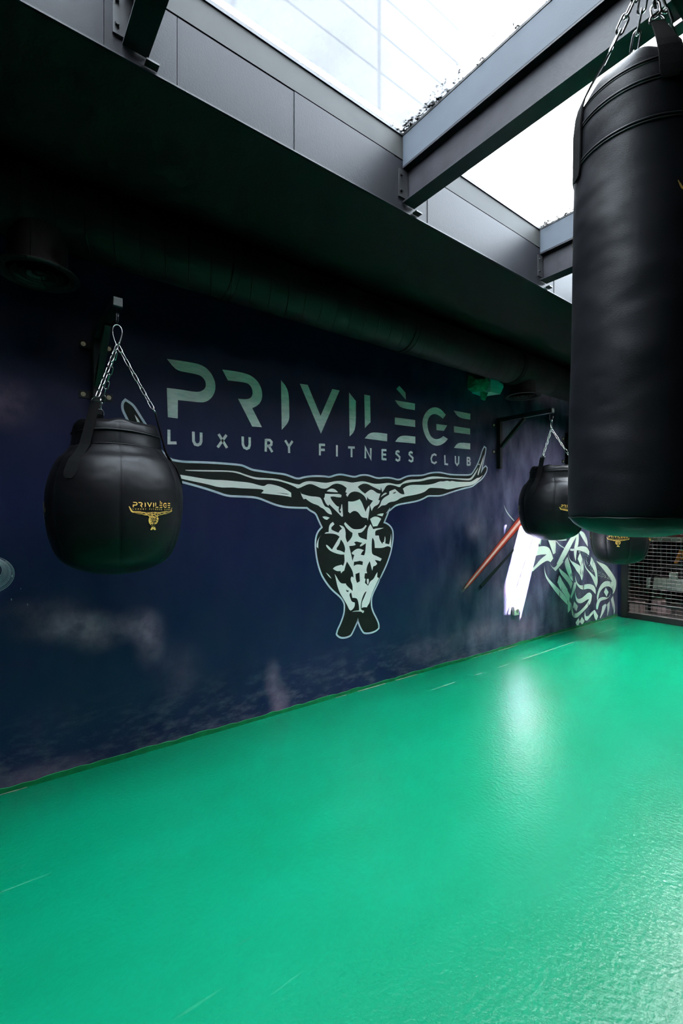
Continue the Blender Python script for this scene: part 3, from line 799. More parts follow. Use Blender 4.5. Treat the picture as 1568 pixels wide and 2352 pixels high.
# ------------------------------------------------------------------ brush calligraphy and sprayed marks at the far end
G1, G2 = (1160, 1220, 11.2), (1280, 1220, 10.227)
GR = [
 (G2, [-20,760,130,450,260,220,370,60,430,-20,490,-20,470,80,400,190,330,320,240,500,150,660,60,800,0,870]),
 (G2, [430,0,490,0,498,120,490,290,470,370,440,520,430,680,420,700,385,560,380,430,410,280,440,150]), (G2, [480,-10,590,0,660,100,700,220,710,370,640,260,560,130]),
 (G2, [300,410,380,420,480,365,580,350,690,370,745,480,735,570,650,500,560,470,440,440,340,470,290,450]), (G2, [235,600,175,680,165,760,200,900,250,1030,300,1120,360,1180,350,1050,320,900,280,750]),
 (G2, [240,510,270,620,320,700,420,750,490,790,540,830,520,760,470,650,500,560,525,505,580,640,605,760,610,900,600,1060,570,1160,555,1130,520,1020,440,930,400,850,310,730,265,640]),
 (G2, [610,630,640,800,700,900,790,980,890,1085,870,960,800,830,760,760,790,600,860,720,910,860,935,1050,940,1220,905,1330,870,1240,810,1100,740,980,660,880,620,760]),
 (G2, [30,860,120,940,220,1020,300,1120,350,1220,310,1370,270,1250,180,1130,80,1020,40,930]),
 (G2, [900,690,1000,740,1130,790,1220,900,1310,1030,1370,1140,1380,1230,1360,1350,1330,1440,1290,1480,1300,1400,1250,1320,1180,1290,1100,1310,1040,1360,980,1450,960,1560,930,1640,915,1540,950,1400,1000,1280,1080,1190,1160,1165,1280,1190,1180,1040,1060,880,960,770]),
 (G2, [1130,1325,1195,1430,1150,1540,1085,1430]), (G2, [1255,1430,1220,1540,1150,1600,1040,1620,980,1670,940,1840,905,1830,905,1720,940,1610,1010,1555,1090,1540,1180,1570,1230,1500]),
 (G2, [1300,1515,1250,1600,1270,1700,1310,1850,1320,1980,1350,1880,1340,1720,1315,1620]), (G2, [1120,1700,1150,1730,1110,1840,1060,1950,1000,2050,990,2030,1030,1900,1050,1760]), (G2, [1225,1640,1220,1800,1190,1930,1160,2000,1170,1870,1160,1720]),
 (G2, [45,1025,10,1120,5,1240,70,1370,170,1500,240,1620,290,1740,270,1650,290,1500,200,1340,110,1210,60,1110]), (G2, [250,1600,320,1700,300,1850,240,1920,235,1800]),
 (G2, [390,1205,435,1200,430,1320,390,1420,320,1590,295,1540,340,1400]), (G2, [410,1040,440,1180,500,1260,560,1280,680,1240,790,1245,860,1290,895,1380,890,1480,840,1420,780,1360,690,1350,590,1380,510,1340,440,1240,415,1130]),
 (G2, [410,1400,430,1520,470,1600,560,1580,640,1510,720,1435,780,1450,805,1510,790,1640,740,1740,640,1850,540,1950,460,2030,390,2040,340,1980,320,1850,330,1700,350,1850,380,1930,450,1930,530,1870,620,1780,690,1690,740,1600,700,1600,620,1660,540,1700,460,1680,420,1600]),
 (G2, [385,1650,480,1760,440,1880,360,1790]), (G2, [640,1880,660,2000,720,2000,800,1890,870,1850,950,1990,910,2100,870,2050,840,1930,760,2020,690,2110,640,2090,625,2000]),
 (G2, [490,2040,520,2130,470,2250,420,2150]), (G2, [570,2010,630,2110,580,2200,515,2130]),
 (G1, [180,600,400,520,600,460,820,400,1000,380,1120,420,1180,540,1230,700,1160,800,1090,750,980,800,850,900,700,1040,690,970,800,850,900,720,1060,600,900,600,760,640,500,700,250,700]),
 (G1, [1060,120,1300,120,1290,560,1230,600,1180,450]), (G1, [1130,820,1210,950,1290,1030,1400,900,1500,780,1400,760,1340,850,1270,940,1210,930]),
 (G1, [1000,860,1010,1000,1060,1160,1180,1300,1350,1460,1500,1620,1600,1760,1600,1900,1480,1780,1300,1580,1150,1370,1050,1220,1000,1050]), (G1, [1395,1125,1335,1320,1380,1400,1500,1600,1580,1720,1600,1500,1450,1260]),
 (G1, [1300,120,1600,100,1568,240,1400,250,1320,230]), (G1, [1310,240,1400,350,1540,440,1530,455,1390,380,1300,260]),
 (G1, [860,100,930,200,900,360,850,300]),
 ((1030, 830, 5.227), [660,1720,700,1810,790,1915,775,1915,690,1815]), ((1030, 830, 5.227), [880,1440,893,1510,884,1510]),
]
DRY = [(G2, [930,920,1060,960,1180,1050,1250,1150,1130,1160,1040,1090,940,1050]), (G2, [640,560,700,660,780,780,870,960,800,960,720,830,650,680]), (G2, [480,440,600,470,720,540,720,620,600,520,480,500])]
p = at(1340, 1400, X=XW)
gf = thing('painted_calligraphy', (XW, p.y, .05), 'white brush calligraphy with drips on the navy wall at the far corner, partly sunlit', 'graffiti')
def gm(off): 
    L = gf.location
    return lambda v: Vector((XW + off - L.x, v[0] - L.y, v[1] - L.z))
bm = bmesh.new()
for i, (reg, f) in enumerate(GR[:-2]): fill(bm, sm(tr(reg, f)), gm(.001 + .00002 * i))
ob('brush_strokes', bm, M['brush'], gf)
bm = bmesh.new()
for reg, f in DRY: fill(bm, sm(tr(reg, f)), gm(.0019))
ob('dry_strokes', bm, M['thin'], gf)
bm = bmesh.new()
for _ in range(900):                                             
    u = random.gauss(1310, 55); v = random.gauss(1335, 55)
    if not (1195 < u < 1416 and 1200 < v < 1470): continue
    c = W(u, v)
    if c.y < .06: continue
    if random.random() < .10: w, h = random.uniform(.001, .002), random.uniform(.04, .28)
    else: w = random.uniform(.0012, .004); h = w * random.uniform(1, 2.5)
    pts = [(c.x, c.y + h), (c.x + w, c.y), (c.x, max(.045, c.y - h)), (c.x - w, c.y)]
    bm.faces.new([bm.verts.new(gm(.0008)(q)) for q in pts])
d = ob('paint_drips', bm, M['thin'], gf)
d['kind'] = 'stuff'
L2 = W(1165, 1190); bm = bmesh.new()
for reg, f in GR[-2:-1]: fill(bm, sm(tr(reg, f)), lambda v: Vector((.001, v[0] - L2.x, v[1] - L2.y)))
o = ob('painted_stroke', bm, M['brush']); o.location = (XW, L2.x, L2.y)
tag(o, 'thin curved white brush stroke just above the top of the red bar', 'painted mark')
def streak(name, u0, v0, w0, u1, v1, w1, m, lab, catg):
    a, b = W(u0, v0), W(u1, v1); d = (b - a).normalized(); n = Vector((-d.y, d.x))
    bm = bmesh.new(); uv = bm.loops.layers.uv.new('UVMap'); L = Vector((XW, a.x, a.y))
    N_ = 12
    for i in range(N_):
        t0, t1 = i / N_, (i + 1) / N_
        qs = []
        for t, s in ((t0, -1), (t0, 1), (t1, 1), (t1, -1)):
            q = a.lerp(b, t) + n * s * (w0 + (w1 - w0) * t) / 2
            qs.append((bm.verts.new(Vector((XW + .0009, q.x, q.y)) - L), ((s + 1) / 2, t)))
        f = bm.faces.new([x[0] for x in qs])
        for lp, (_, c) in zip(f.loops, qs): lp[uv].uv = c
    o = ob(name, bm, m); o.location = L
    return tag(o, lab, catg)
streak('painted_streak', 1060, 1360, .055, 1200, 1190, .125, M['redbar'], 'sprayed red bar with a pale core, slanting up the wall to the second round bag', 'painted mark')
streak('painted_streak', 1095, 1357, .05, 1180, 1262, .03, M['darkbar'], 'dark sprayed line below and parallel to the red bar on the wall', 'painted mark')
bm = bmesh.new(); c = W(-30, 1312)
L = Vector((XW, c.x, c.y - .1)); rs_ = random.Random(3)
for k in range(11):
    r = .060 + k * .0048
    a0, a1 = rs_.randint(-105, -60), rs_.randint(50, 100)
    pts = [(c.x + r * math.cos(a), c.y + r * .85 * math.sin(a) - .03 * (k / 16)) for a in [math.radians(x) for x in range(a0, a1, 6)]]
    for qd in ribbon(pts, rs_.uniform(.0008, .0024)): bm.faces.new([bm.verts.new(Vector((XW + .001, v[0], v[1])) - L) for v in qd])
o = ob('painted_swirl', bm, M['outline']); o.location = L
tag(o, 'faint curved white brush stroke cut off by the left edge of the photo', 'painted mark')

# ------------------------------------------------------------------ wall brackets
def bracket(y, xt, lab):
    zt_ = HC + .994; s = .0415; hs = s / 2
    t = thing('wall_bracket', (XW, y, HC + .488), lab, 'bracket', 'black wall brackets for the round bags')
    L = t.location
    bm = bmesh.new(); bar(bm, (hs + .006, 0, 0), (hs + .006, 0, .994 - .488), s, s); ob('post', bm, M['blacksteel'], t)
    bm = bmesh.new(); bar(bm, (s + .006, 0, .506 - hs), (xt - XW - .001, 0, .506 - hs), s, s); arm = ob('arm', bm, M['blacksteel'], t)
    bxo('end_cap', (xt - XW - .001, -hs + .001, .506 - s + .001), (xt - XW + .004, hs - .001, .506 - .001), M['cap'], arm, .002)
    bm = bmesh.new(); bar(bm, (s + .002, 0, .215), (.30, 0, .506 - s - .004), .032, .032, Vector((0, 1, 0))); ob('diagonal_brace', bm, M['blacksteel'], t)
    for z in (.434, .167):
        tb = bxo('mounting_tab', (0, -.082, z - .02), (.006, .082, z + .02), M['blacksteel'], t, .0015)
        for sy in (-.062, .062):
            bm = bmesh.new(); cyl(bm, (.006, sy, z), (.008, sy, z), .012, 20); cyl(bm, (.008, sy, z), (.014, sy, z), .008, 6); ob('bolt', bm, M['bolt'], tb)
    # hook under the tip
    bm = bmesh.new(); hx = xt - XW - .03
    pts = [(hx, 0, .506 - s), (hx, 0, .43)]
    for a in range(180, 361, 20): pts.append((hx + .016 + .016 * math.cos(math.radians(a)), 0, .415 + .018 * math.sin(math.radians(a))))
    pts.append((hx + .033, 0, .43))
    sweep(bm, pts, .0045, 10); ob('hook', bm, M['blacksteel'], t, True)
    return t
B1, B2, B3 = (-2.313, .478), (-2.255, 4.117), (-2.23, 5.47)
bracket(B1[1], B1[0] + .014, 'black steel wall bracket nearest the left, holding the large round bag before the lettering')
bracket(B2[1], B2[0] + .014, 'black steel wall bracket right of the lettering, its long arm seen from the side')
bracket(B3[1], B3[0] + .014, 'black wall bracket at the far right, almost hidden behind the long cylindrical bag')

# ------------------------------------------------------------------ bags
PROF = [(0, .412), (.06, .412), (.115, .418), (.15, .418), (.168, .408), (.176, .394), (.181, .372), (.1805, .366), (.1815, .35), (.184, .33), (.187, .310), (.1875, .306), (.196, .297), (.214, .272), (.24, .244), (.264, .187), (.277, .135),
        (.2817, .084), (.2815, .03), (.278, -.0135), (.270, -.07), (.262, -.102), (.242, -.156), (.212, -.196), (.161, -.226), (.09, -.248), (0, -.256)]
DP = densify(PROF, 4)
def rad_at(prof, z, lo):
    """outer radius of the profile at height z (only the part below lo)"""
    best = None
    for (r0, z0), (r1, z1) in zip(prof, prof[1:]):
        if (z0 - z) * (z1 - z) <= 0 and z0 != z1 and max(z0, z1) <= lo:
            best = r0 + (r1 - r0) * (z - z0) / (z1 - z0)
            break
    return best if best else prof[-2][0]
def logo_on(parent, m2, w, phi, zc, radf, lead=1):
    """the club logo printed on a bag: centred at angle phi and height zc, w wide"""
    k = w / (W(1112, 1040).x - W(272, 930).x)
    cx = W(700, 1000).x; cy = W(760, 1180).y
    cx = (W(1112, 1040).x + W(272, 930).x) / 2
    tilt = math.tan(math.radians(-1.2))
    def mf(off):
        def f(v):
            x = (v[0] - cx) * k; z = zc + (v[1] - cy) * k + tilt * x
            r = radf(z); a = phi + lead * x / r
            return Vector(((r + off) * math.cos(a), (r + off) * math.sin(a), z))
        return f
    bm = bmesh.new()
    for polys in letters:
        for p in polys: fill(bm, p, mf(.0009), .012 / k)
    for lines in taglines:
        for l in lines:
            for q in ribbon(l, .022): bm.faces.new([bm.verts.new(mf(.0009)(v)) for v in q])
    fill(bm, body, mf(.0007), .012 / k)
    for p in isles: fill(bm, p, mf(.0016), .012 / k)
    n0 = len(bm.faces); 
    for i, p in enumerate(whites): fill(bm, p, mf(.0012), .012 / k)
    bm.faces.ensure_lookup_table()
    for f in bm.faces[n0:]: f.material_index = 1
    me = bpy.data.meshes.new('printed_logo'); bm.to_mesh(me); bm.free()
    return link('printed_logo', me, [M['gold'], m2], parent)
def ring_d(bm, c, ax, up, w=.03, h=.03, r=.0024):
    """D-ring: flat side along ax at c, bow towards up"""
    pts = [c + ax * (-w / 2), c + ax * (w / 2)]
    for i in range(1, 10):
        a = PI * i / 10; pts.append(c + ax * (w / 2 * math.cos(a)) + up * (h * math.sin(a)))
    sweep(bm, pts, r, 8, closed=True, up=ax.cross(up))
def strap(bm, pts, w, th, outs):
    """flat webbing along pts; outs = outward direction at each point"""
    pts = [Vector(p) for p in pts]; n = len(pts); rings = []
    for i, p in enumerate(pts):
        d = (pts[min(i + 1, n - 1)] - pts[max(0, i - 1)]).normalized()
        o = Vector(outs[i]); o = (o - d * o.dot(d)).normalized(); s = d.cross(o)
        ww = w[i] if isinstance(w, list) else w
        rings.append([bm.verts.new(p + s * a * ww / 2 + o * b * th / 2) for a, b in ((-1, -1), (1, -1), (1, 1), (-1, 1))])
    for A, B in zip(rings, rings[1:]):
        for k in range(4): bm.faces.new((A[k], A[(k + 1) % 4], B[(k + 1) % 4], B[k]))
    bm.faces.new(rings[0][::-1]); bm.faces.new(rings[-1])
def pol(r, a, z): return Vector((r * math.cos(a), r * math.sin(a), z))
def carabiner(bm, top, bot, ax):
    """pear-shaped snap link between two points, in the plane of ax"""
    z = (top - bot); h = z.length; z = z.normalized(); pts = []
    for i in range(28):
        a = 2 * PI * i / 28; s = (math.sin(a) + 1) / 2
        wd = .009 + .0155 * s ** .9
        pts.append(bot + z * (h * s) + ax * (wd * math.cos(a) * 1.05))
    sweep(bm, pts, .0033, 8, closed=True, up=ax.cross(z))
    cyl(bm, pts[23] , pts[25], .0045, 8)

def ball_bag(px, py, dz, lab, nseam, seam0, logos, straps_at, zhook):
    """round wrecking-ball style bag; angles are measured from the side that faces the photographer, positive to the right"""
    zb_ = HC - .256 + dz
    t = thing('round_punching_bag', (px, py, zb_), lab, 'punching bag', 'round black punching bags')
    toc = math.atan2(-py, -px)                    # azimuth towards the photographer
    A = lambda deg: toc + math.radians(deg)       # to the right as seen from there = counter-clockwise
    seams = [A(seam0 + 360 / nseam * i) for i in range(nseam)]
    rnd = random.Random(int(py * 100)); ph = [rnd.uniform(0, 6.28) for _ in range(6)]
    def rf(a, r, z):
        dmin = min(abs((a - s + PI) % (2 * PI) - PI) for s in seams)
        if z > .404 or r < .15 and z > .3:                       # gathered top
            return r, z + .004 * math.sin(5 * a + ph[0]) * (r / .17) + .003 * math.sin(11 * a + ph[1]) * (r / .17)
        dip = 1 - .010 * math.exp(-(dmin * r / .02) ** 2) - .012 * math.exp(-(dmin * r / .004) ** 2)
        if z > .306: dip = 1 - .006 * math.exp(-(dmin * r / .006) ** 2) + .006 * math.sin(4 * a + ph[2] + z * 20) * math.sin((z - .306) / .1 * PI)
        lump = 1 + .006 * math.sin(3 * a + ph[3] + z * 6) + .004 * math.sin(5 * a + ph[4] - z * 9)
        return r * dip * lump, z
    bm = bmesh.new(); lathe(bm, [(r, z + .256) for r, z in DP], 300, lambda a, r, z: (lambda q: (q[0], q[1] + .256))(rf(a, r, z - .256)))
    bd = ob('bag_body', bm, M['leather'], t, True)
    for zz, rr, nm in ((.366, .1835, 'collar_piping'), (.306, .189, 'neck_seam')):
        bm = bmesh.new()
        pts = []
        for k in range(96):
            a = 2 * PI * k / 96; q = rf(a, rr, zz)
            pts.append(pol(q[0], a, zz + .256 + .003 * math.sin(3 * a + ph[5])))
        sweep(bm, pts, .0032 if nm == 'collar_piping' else .0018, 8, closed=True); ob(nm, bm, M['pipe'], bd, True)
    apex = Vector((0, 0, zhook - .09 - zb_))
    for i, deg in enumerate(straps_at):
        a = A(deg); o = pol(1, a, 0); s = Vector((-math.sin(a), math.cos(a), 0))
        rt = pol(.160, a, .488 + .256)
        # webbing: sewn tongue on the shoulder, then straight up to the ring
        aa = [a - math.radians(k) for k in (8, 8, 7.5, 7, 6, 4.5, 3, 1.5)]
        pts = [pol(rad_at(DP, z, .31) + .004, aa[n_], z + .256) for n_, z in enumerate((.155, .165, .185, .225, .26))] + [pol(.208, aa[5], .30 + .256), pol(.193, aa[6], .36 + .256), pol(.178, aa[7], .42 + .256), rt]
        w = [.026, .046, .056, .054, .040, .044, .043, .042, .041]
        bm = bmesh.new(); strap(bm, pts, w, .004, [o] * len(pts))
        st = ob('strap', bm, M['web'], t)
        up = (apex - rt).normalized()
        bm = bmesh.new(); ring_d(bm, rt - up * .004, s, up, .045, .03); ob('d_ring', bm, M['zinc'], st, True)
        bm = bmesh.new(); chain(bm, apex, rt + up * .022, .044, .021, .0024, i * 1.1); ob('chain', bm, M['zinc'], t, True)
    bm = bmesh.new()
    rgt = Vector((-math.sin(toc), math.cos(toc), 0))
    carabiner(bm, Vector((0, 0, zhook - zb_)), Vector((0, 0, zhook - .094 - zb_)), rgt if py < 2 else (rgt * .35 + pol(1, toc, 0)).normalized())
    ob('snap_hook', bm, M['zinc'], t, True)
    for deg in logos: logo_on(bd, M['leather'], (.205), A(deg), .004 + .256, lambda z: rad_at(DP, z - .256, .31) * 1.004)
    return t
ball_bag(*B1, 0, 'large round black punching bag hanging before the lettering at the left', 6, 2, (29, -91, 149), (-31, 89, 209), HC + .873)
ball_bag(*B2, .045, 'round black punching bag in front of the sunlit patch, right of the red bar', 6, 6, (33, -87, 153), (-27, 93, 213), HC + .895)
ball_bag(*B3, -.253, 'lowest round black punching bag, farthest back under the long bag, logo facing the camera', 8, -25, (-3, 87, -93, 177), (45, 165, -75), HC + .86)

def heavy_bag():
    C = Vector((-.50, 1.31, 0)); zb_ = HC - .05
    t = thing('heavy_bag', (C.x, C.y, zb_), 'tall cylindrical black punching bag hanging on chains in the right foreground', 'punching bag')
    d = C.normalized(); right = Vector((d.y, -d.x, 0)); toc = math.atan2(-d.y, -d.x)
    t.rotation_mode = 'QUATERNION'
    from mathutils import Quaternion
    t.rotation_quaternion = Quaternion(d, math.radians(.8))
    A = lambda deg: toc + math.radians(deg)
    PR = [(0, -.05), (.05, -.048), (.10, -.038), (.132, -.022), (.1465, -.006), (.1485, -.003), (.1472, -.0005), (.1495, .004), (.152, .03), (.152, .15), (.1515, .3), (.1505, .5), (.150, .7), (.149, .888), (.1475, .893), (.149, .898), (.1485, .94), (.148, .978), (.1465, .983), (.1475, .988), (.1455, 1.02),
          (.143, 1.026), (.142, 1.034), (.137, 1.052), (.126, 1.068), (.108, 1.074), (.08, 1.06), (.04, 1.048), (0, 1.045)]
    prof = densify(PR, 3)
    def rf(a, r, z):
        k = math.sin(min(1, max(0, (z - .0) / .95)) * PI)
        q = 1 + k * (.006 * math.sin(2 * a + 1 + z * 4) + .004 * math.sin(3 * a + z * 11 + .7) + .0025 * math.sin(5 * a - z * 17))
        zz = z + (.006 * math.sin(4 * a + .6) + .004 * math.sin(9 * a)) * (1 if z > 1.03 else 0) * min(1, r / .1)
        return r * q, zz
    bm = bmesh.new(); lathe(bm, [(r, z + .05) for r, z in prof], 160, lambda a, r, z: (lambda q: (q[0], q[1] + .05))(rf(a, r, z - .05)))
    bd = ob('bag_body', bm, M['vinyl'], t, True)
    for zz, rr, tw in ((1.026, .1445, .0036), (.983, .148, .0042), (.893, .1495, .0046)):
        bm = bmesh.new()
        sweep(bm, [pol(rf(2 * PI * k / 96, rr, zz)[0], 2 * PI * k / 96, zz + .05) for k in range(96)], tw * .5 + .0012, 8, closed=True)
        sweep(bm, [pol(rf(2 * PI * k / 96, rr, zz)[0], 2 * PI * k / 96, zz + .05 - tw * 1.5) for k in range(96)], tw * .5 + .0006, 8, closed=True)
        ob('piping', bm, M['pipe'], bd, True)
    bm = bmesh.new(); sweep(bm, [pol(.1492, 2 * PI * k / 96, -.0025 + .05 + .0008 * math.sin(k * .9)) for k in range(96)], .0016, 6, closed=True); ob('bottom_seam', bm, M['pipe'], bd, True)
    apex = Vector((right.x * .012, right.y * .012, 1.375 + .05))
    for i, deg in enumerate((21, 111, 201, -64)):
        a = A(deg); o = pol(1, a, 0); s = Vector((-math.sin(a), math.cos(a), 0))
        rt = pol(.082, a, 1.165 + .05)
        pts = [pol(.1525, a, z + .05) for z in ((.86, .875, .92, .985) if deg < 0 else (.97, .983, .99, 1.0))] + [pol(.148, a, 1.028 + .05), pol(.142, a, 1.052 + .05), pol(.130, a, 1.078 + .05), pol(.110, a, 1.115 + .05), rt]
        w = [.03, .042, .045, .045, .045, .045, .041, .034, .026]
        bm = bmesh.new(); strap(bm, pts, w, .0035, [o] * len(pts)); st = ob('strap', bm, M['web'], t)
        up = (apex - rt).normalized()
        bm = bmesh.new(); ring_d(bm, rt - up * .004, s, up, .032, .028, .003); ob('d_ring', bm, M['zinc'], st, True)
        bm = bmesh.new(); chain(bm, apex, rt + up * .022, .047, .024, .003, i * .8 + .4); ob('chain', bm, M['zinc'], t, True)
    bm = bmesh.new()
    carabiner(bm, apex + Vector((0, 0, .085)), apex - Vector((0, 0, .004)), right); ob('snap_hook', bm, M['zinc'], t, True)
    for deg in (60, -120): logo_on(bd, M['vinyl'], .172, A(deg), (.710) + .05, lambda z: rad_at(prof[::-1], z - .05, 1.1) * 1.008)
    return t, apex
hb, ap = heavy_bag()
# ceiling hook above the long bag
from mathutils import Quaternion
w = hb.location + hb.rotation_quaternion @ (ap + Vector((0, 0, .085)))
t = thing('ceiling_hook', (w.x, w.y, ZS), 'steel eye hook screwed to the soffit above the long cylindrical bag', 'hook')
bm = bmesh.new(); r = (ZS - w.z) / 2 - .004
pts = [Vector((.0, .010 * math.cos(a), w.z - ZS + .008 + .012 * math.sin(a))) for a in [2 * PI * k / 16 for k in range(16)]]
sweep(bm, pts, .004, 8, closed=True, up=Vector((1, 0, 0))); cyl(bm, (0, 0, w.z - ZS + .02), (0, 0, 0), .005, 10)
ob('eye_bolt', bm, M['blacksteel'], t, True)
bm = bmesh.new(); cyl(bm, (0, 0, -.005), (0, 0, 0), .026, 24); ob('plate', bm, M['blacksteel'], t)

# ------------------------------------------------------------------ small things on the wall
p = at(1099, 886, X=XW)
t = thing('wrapped_wall_lamp', (XW, p.y, p.z - .13), 'emergency lamp on the wall wrapped in pale and green plastic film, under the duct', 'lamp')
def hull(name, pts, m, par):
    bm = bmesh.new()
    for q in pts: bm.verts.new((q[0] * 2.0, q[1] - .045, q[2] - .01 - q[0] * .12))
    r = bmesh.ops.convex_hull(bm, input=bm.verts)
    bmesh.ops.delete(bm, geom=[v for v in bm.verts if not v.link_faces], context='VERTS')
    return ob(name, bm, m, par)
hull('wrapped_box', [(0, -.06, .05), (0, .10, .04), (.10, -.05, .035), (.11, .075, .03), (.12, .1, .10), (.10, -.05, .17), (.12, .06, .18), (.08, .12, .165), (0, -.07, .2), (0, .12, .2)], M['wrap'], t)
hull('green_tape', [(.0, -.13, .08), (0, -.07, .06), (.07, -.13, .09), (.085, -.065, .05), (.09, -.08, .16), (.06, -.14, .15), (0, -.12, .22), (.04, -.06, .23), (.1, -.055, .12)], M['wrapgreen'], t)
hull('crumpled_film', [(.04, -.05, .17), (.09, -.04, .175), (.10, .02, .18), (.05, .06, .19), (.06, -.02, .225), (.04, .05, .215), (.0, 0, .21)], M['wrapgreen'], t)
hull('hanging_end', [(.05, -.07, .05), (.085, -.035, .045), (.06, -.02, .05), (.05, -.06, -.02), (.07, -.045, -.035), (.055, -.035, -.03), (.08, -.06, .0)], M['wrapgreen'], t)
hull('side_knot', [(.01, -.15, .07), (.05, -.17, .08), (.05, -.13, .05), (.03, -.16, .11), (.06, -.13, .11), (.0, -.13, .1)], M['wrapgreen'], t)
p = at(1180, 1402, X=XW)
t = thing('wall_socket', (XW, p.y, p.z - .05), 'small cream wall socket at the bottom of the sunlit patch', 'socket')
bxo('back_box', (0, -.043, .003), (.026, .043, .097), M['plugd'], t, .004)
bxo('face_plate', (.026, -.043, .003), (.034, .043, .097), M['plug'], t, .004)
bm = bmesh.new(); cyl(bm, (.033, .008, .05), (.0365, .008, .05), .022, 24); ob('outlet', bm, M['plugd'], t)

# ------------------------------------------------------------------ mesh partition at the far end
t = thing('mesh_partition', (0, YM, 0), 'black steel wire mesh partition closing the far end of the room', 'partition')
xm0, xm1 = XW + .05, XE
bxo('corner_post', (xm0, -.03, 0), (xm0 + .085, .03, ZS - .002), M['blacksteel'], t, .003, (0, 0, 0))
for x in (-1.4, .1, 1.6): bxo('post', (x, -.03, 0), (x + .06, .03, ZS - .002), M['blacksteel'], t, .003)
bxo('bottom_rail', (xm0 + .085, -.02, 0), (xm1, .02, .078), M['blacksteel'], t, .003)
bxo('middle_rail', (xm0 + .085, -.017, .205), (xm1, .012, .227), M['blacksteel'], t, .002)
bm = bmesh.new()
z = .085
while z < ZS: 
    cyl(bm, (xm0 + .085, -.006, z), (xm1, -.006, z), .0026 if z > .1 and abs(z - .287) > 0 else .0026, 5); z += .0478
x = xm0 + .105
nf = len(bm.faces)
while x < xm1: cyl(bm, (x, 0, .078), (x, 0, ZS - .01), .0022, 5); x += .0525
bm.faces.ensure_lookup_table()
for f in bm.faces[nf:]: f.material_index = 1
M['wiredark'] = simple('dark_wire', (.05, .06, .06), .6)
M['wire'] = simple('pale_lit_wire', (.42, .33, .31), .5, metal=.3, noise=.5, nscale=9)  # horizontal wires coloured paler to imitate skylight falling on them
ob('wire_mesh', bm, [M['wire'], M['wiredark']], t)
bm = bmesh.new()
for zz, w_ in ((.078, .003), (.228, .004)): 
    sweep(bm, [(xm0 + .085, -.019, zz), (xm1, -.019, zz)], w_, 6)
ob('pale_edge', bm, M['wire'], t)  # pale bead along the top edges of the rails
o = struct(bxo('wall_far', (XW, YM - .005, 0), (xm0, YM + .06, ZS), M['navyplain']))
# room behind the mesh
struct(bxo('floor_back', (-4.6, YM + .02, -.1), (XE, 10.6, -.001), M['concrete']))
struct(bxo('wall_back_room', (-4.6, 10.5, 0), (XE, 10.6, ZS + .3), M['dark']))
struct(bxo('wall_back_left', (-4.72, YM + .12, 0), (-4.6, 10.6, ZS + .3), M['dark']))
struct(bxo('wall_back_front', (-4.72, YM + .06, 0), (XW - T, YM + .12, ZS + .3), M['dark']))
struct(bxo('ceiling_back', (-4.6, YM + .12, ZS), (XE, 10.6, ZG + .03), M['soffit']))
def q(u, v, Y): return at(u, v, Y=Y)
YQ = 8.4
a, b = q(1484, 1328, YQ), q(1484, 1350, YQ)
t = thing('low_bench', (a.x + .7, YQ + .15, 0), 'pale green low board with an upright block, standing behind the mesh', 'bench')
L = t.location
bxo('board', (a.x, YQ, b.z), (a.x + 1.5, YQ + .3, a.z), M['pale'], t, .004, L)
c, e = q(1536, 1316, YQ), q(1551, 1333, YQ)
bxo('upright_block', (c.x, YQ, a.z), (e.x, YQ + .1, c.z), M['pale'], t, .006, L)
for xx in (a.x + .25, a.x + 1.3): bxo('leg', (xx, YQ + .04, 0), (xx + .06, YQ + .26, b.z), M['dark'], t, 0, L)
YR = 8.9
a, b = q(1488, 1232, YR), q(1488, 1241, YR)
t = thing('storage_rack', (a.x + .8, YR + .2, 0), 'dark storage rack with a white top shelf behind the mesh', 'shelf')
L = t.location
bxo('shelf', (a.x, YR, b.z), (a.x + 1.6, YR + .4, a.z), M['white'], t, .003, L)
for xx in (a.x + .02, a.x + 1.54):
    for yy in (YR + .02, YR + .34): bxo('upright', (xx, yy, 0), (xx + .04, yy + .04, b.z), M['blacksteel'], t, 0, L)
bxo('lower_shelf', (a.x, YR + .0, .3), (a.x + 1.6, YR + .4, .33), M['blacksteel'], t, 0, L)
zs = a.z
c = q(1545, 1225, YR)
o = bxo('storage_box', (c.x - .1, YR + .08, zs), (c.x + .25, YR + .33, zs + .16), M['red'], None, .01); tag(o, 'dark red box on the white shelf behind the mesh', 'box')
YO = 8.80
c = q(1565, 1264, YO); e = q(1560, 1295, YO)
t = thing('orange_stand', (c.x, YO, e.z), 'small orange A-shaped stand on a dark box behind the mesh at the right edge', 'stand')
k = c.x - e.x + .02; h_ = c.z - e.z
for sx in (-1, 1):
    bm = bmesh.new(); bar(bm, (sx * .004, 0, h_), (sx * k * 1.6, 0, 0), .035, .045); ob('side_leg', bm, M['orange'], t)
bm = bmesh.new(); box(bm, (-k * .9, -.016, h_ * .35), (k * .9, .016, h_ * .35 + .03)); ob('crossbar', bm, M['orange'], t)
o = bxo('dark_crate', (c.x - .1, YO - .07, 0), (c.x + .45, YO + .07, e.z), M['rubber'], None, .01); tag(o, 'dark box behind the mesh under the orange stand', 'box')
bm = bmesh.new()
pts = [q(u, v, 7.6) for u, v in ((1490, 1340), (1498, 1322), (1510, 1309), (1525, 1303), (1545, 1303), (1568, 1307), (1590, 1318))]
pts = [Vector((p.x, 7.6, 0)) if i in (0, len(pts) - 1) else p for i, p in enumerate(pts)]
L = Vector((pts[3].x, 7.6, 0))
sweep(bm, [p - L for p in pts], .02, 10)
o = ob('curved_handle', bm, M['rubber'], None, True); o.location = L; tag(o, 'dark curved tube arching over the pale board behind the mesh', 'equipment')
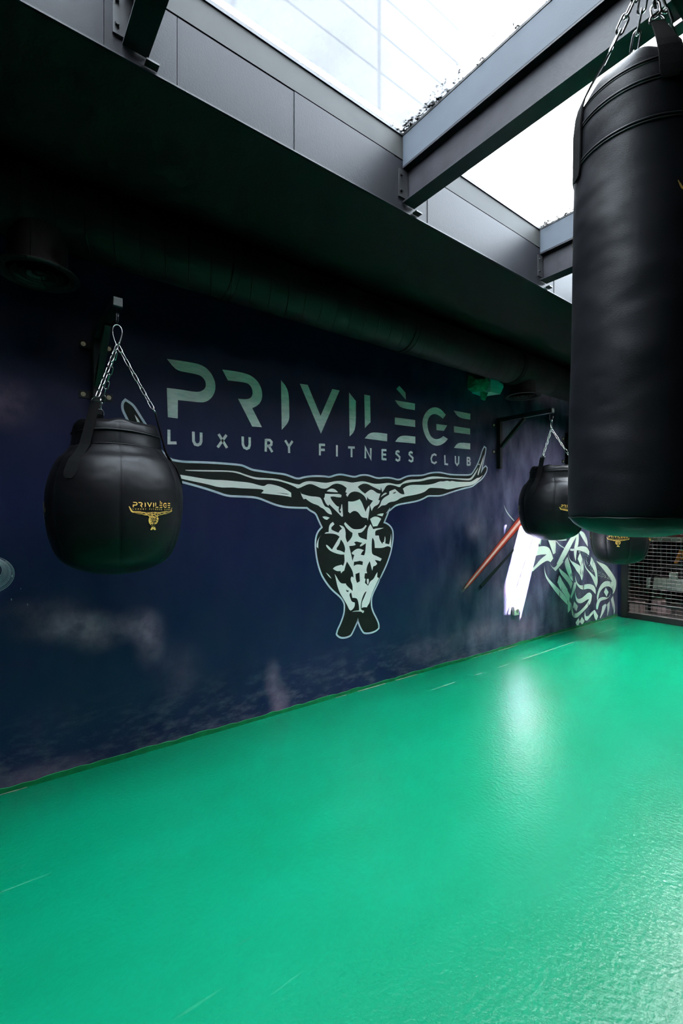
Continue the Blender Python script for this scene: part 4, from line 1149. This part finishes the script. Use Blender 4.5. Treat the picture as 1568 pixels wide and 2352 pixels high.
blk = [(1444, 1382, 1468, 1408, 7.2, 'pinkish stone block behind the mesh beside the corner post'), (1494, 1378, 1516, 1392, 7.63, 'tilted pinkish block behind the mesh below the pale board'), (1506, 1393, 1528, 1406, 7.4, 'flat pinkish block on the floor behind the mesh, nearest the middle')]
for u0, v0, u1, v1, Y, lab in blk:
    a, b = q(u0, v0, Y), q(u1, v1, Y)
    bm = bmesh.new(); box(bm, (-(b.x - a.x) / 2, 0, 0), ((b.x - a.x) / 2, .2, max(.05, a.z)), .006)
    o = ob('stone_block', bm, M['block']); o.location = ((a.x + b.x) / 2, Y, 0); tag(o, lab, 'block', 'stone blocks behind the mesh')

m, nt = mat('warm_lamp_glow')  # unseen lamp added in the back room for a warm glare on the floor
N(nt, 'ShaderNodeOutputMaterial', {0: (N(nt, 'ShaderNodeEmission', {0: (1, .78, .42, 1), 1: 4.0}), 0)})
t = thing('added_lamp', (-3.1, 7.9, ZS - .06), 'warm round lamp added behind the mesh for the floor glare, hidden by the long bag', 'lamp')
bm = bmesh.new(); lathe(bm, [(.17, .06), (.175, .0), (.15, -.004), (.15, .05)], 40); ob('lamp_housing', bm, M['blacksteel'], t)
bm = bmesh.new(); lathe(bm, [(0, .004), (.148, .004), (.148, .012), (0, .012)], 40); ob('lit_diffuser', bm, m, t)

# ------------------------------------------------------------------ light
wd = bpy.data.worlds.new('sky'); S.world = wd; wd.use_nodes = True
bg = wd.node_tree.nodes['Background']; bg.inputs[0].default_value = (.86, .93, 1.0, 1); bg.inputs[1].default_value = 19.0
sl = bpy.data.lights.new('sun', 'SUN'); sl.energy = 800; sl.angle = math.radians(.4); sl.color = (1, .95, .88)
so = bpy.data.objects.new('sun', sl); COL.objects.link(so)
so.rotation_euler = Vector((-1, -.636, -1.4)).to_track_quat('-Z', 'Y').to_euler()
so.location = (3, 7, 8)

vs = S.view_settings
vs.view_transform = 'Standard'; vs.look = 'None'; vs.exposure = .6; vs.gamma = 1; vs.use_curve_mapping = False
S.cycles.max_bounces = 10; S.cycles.diffuse_bounces = 6; S.cycles.transparent_max_bounces = 12
S.cycles.caustics_reflective = False; S.cycles.caustics_refractive = False
S.cycles.sample_clamp_indirect = 60
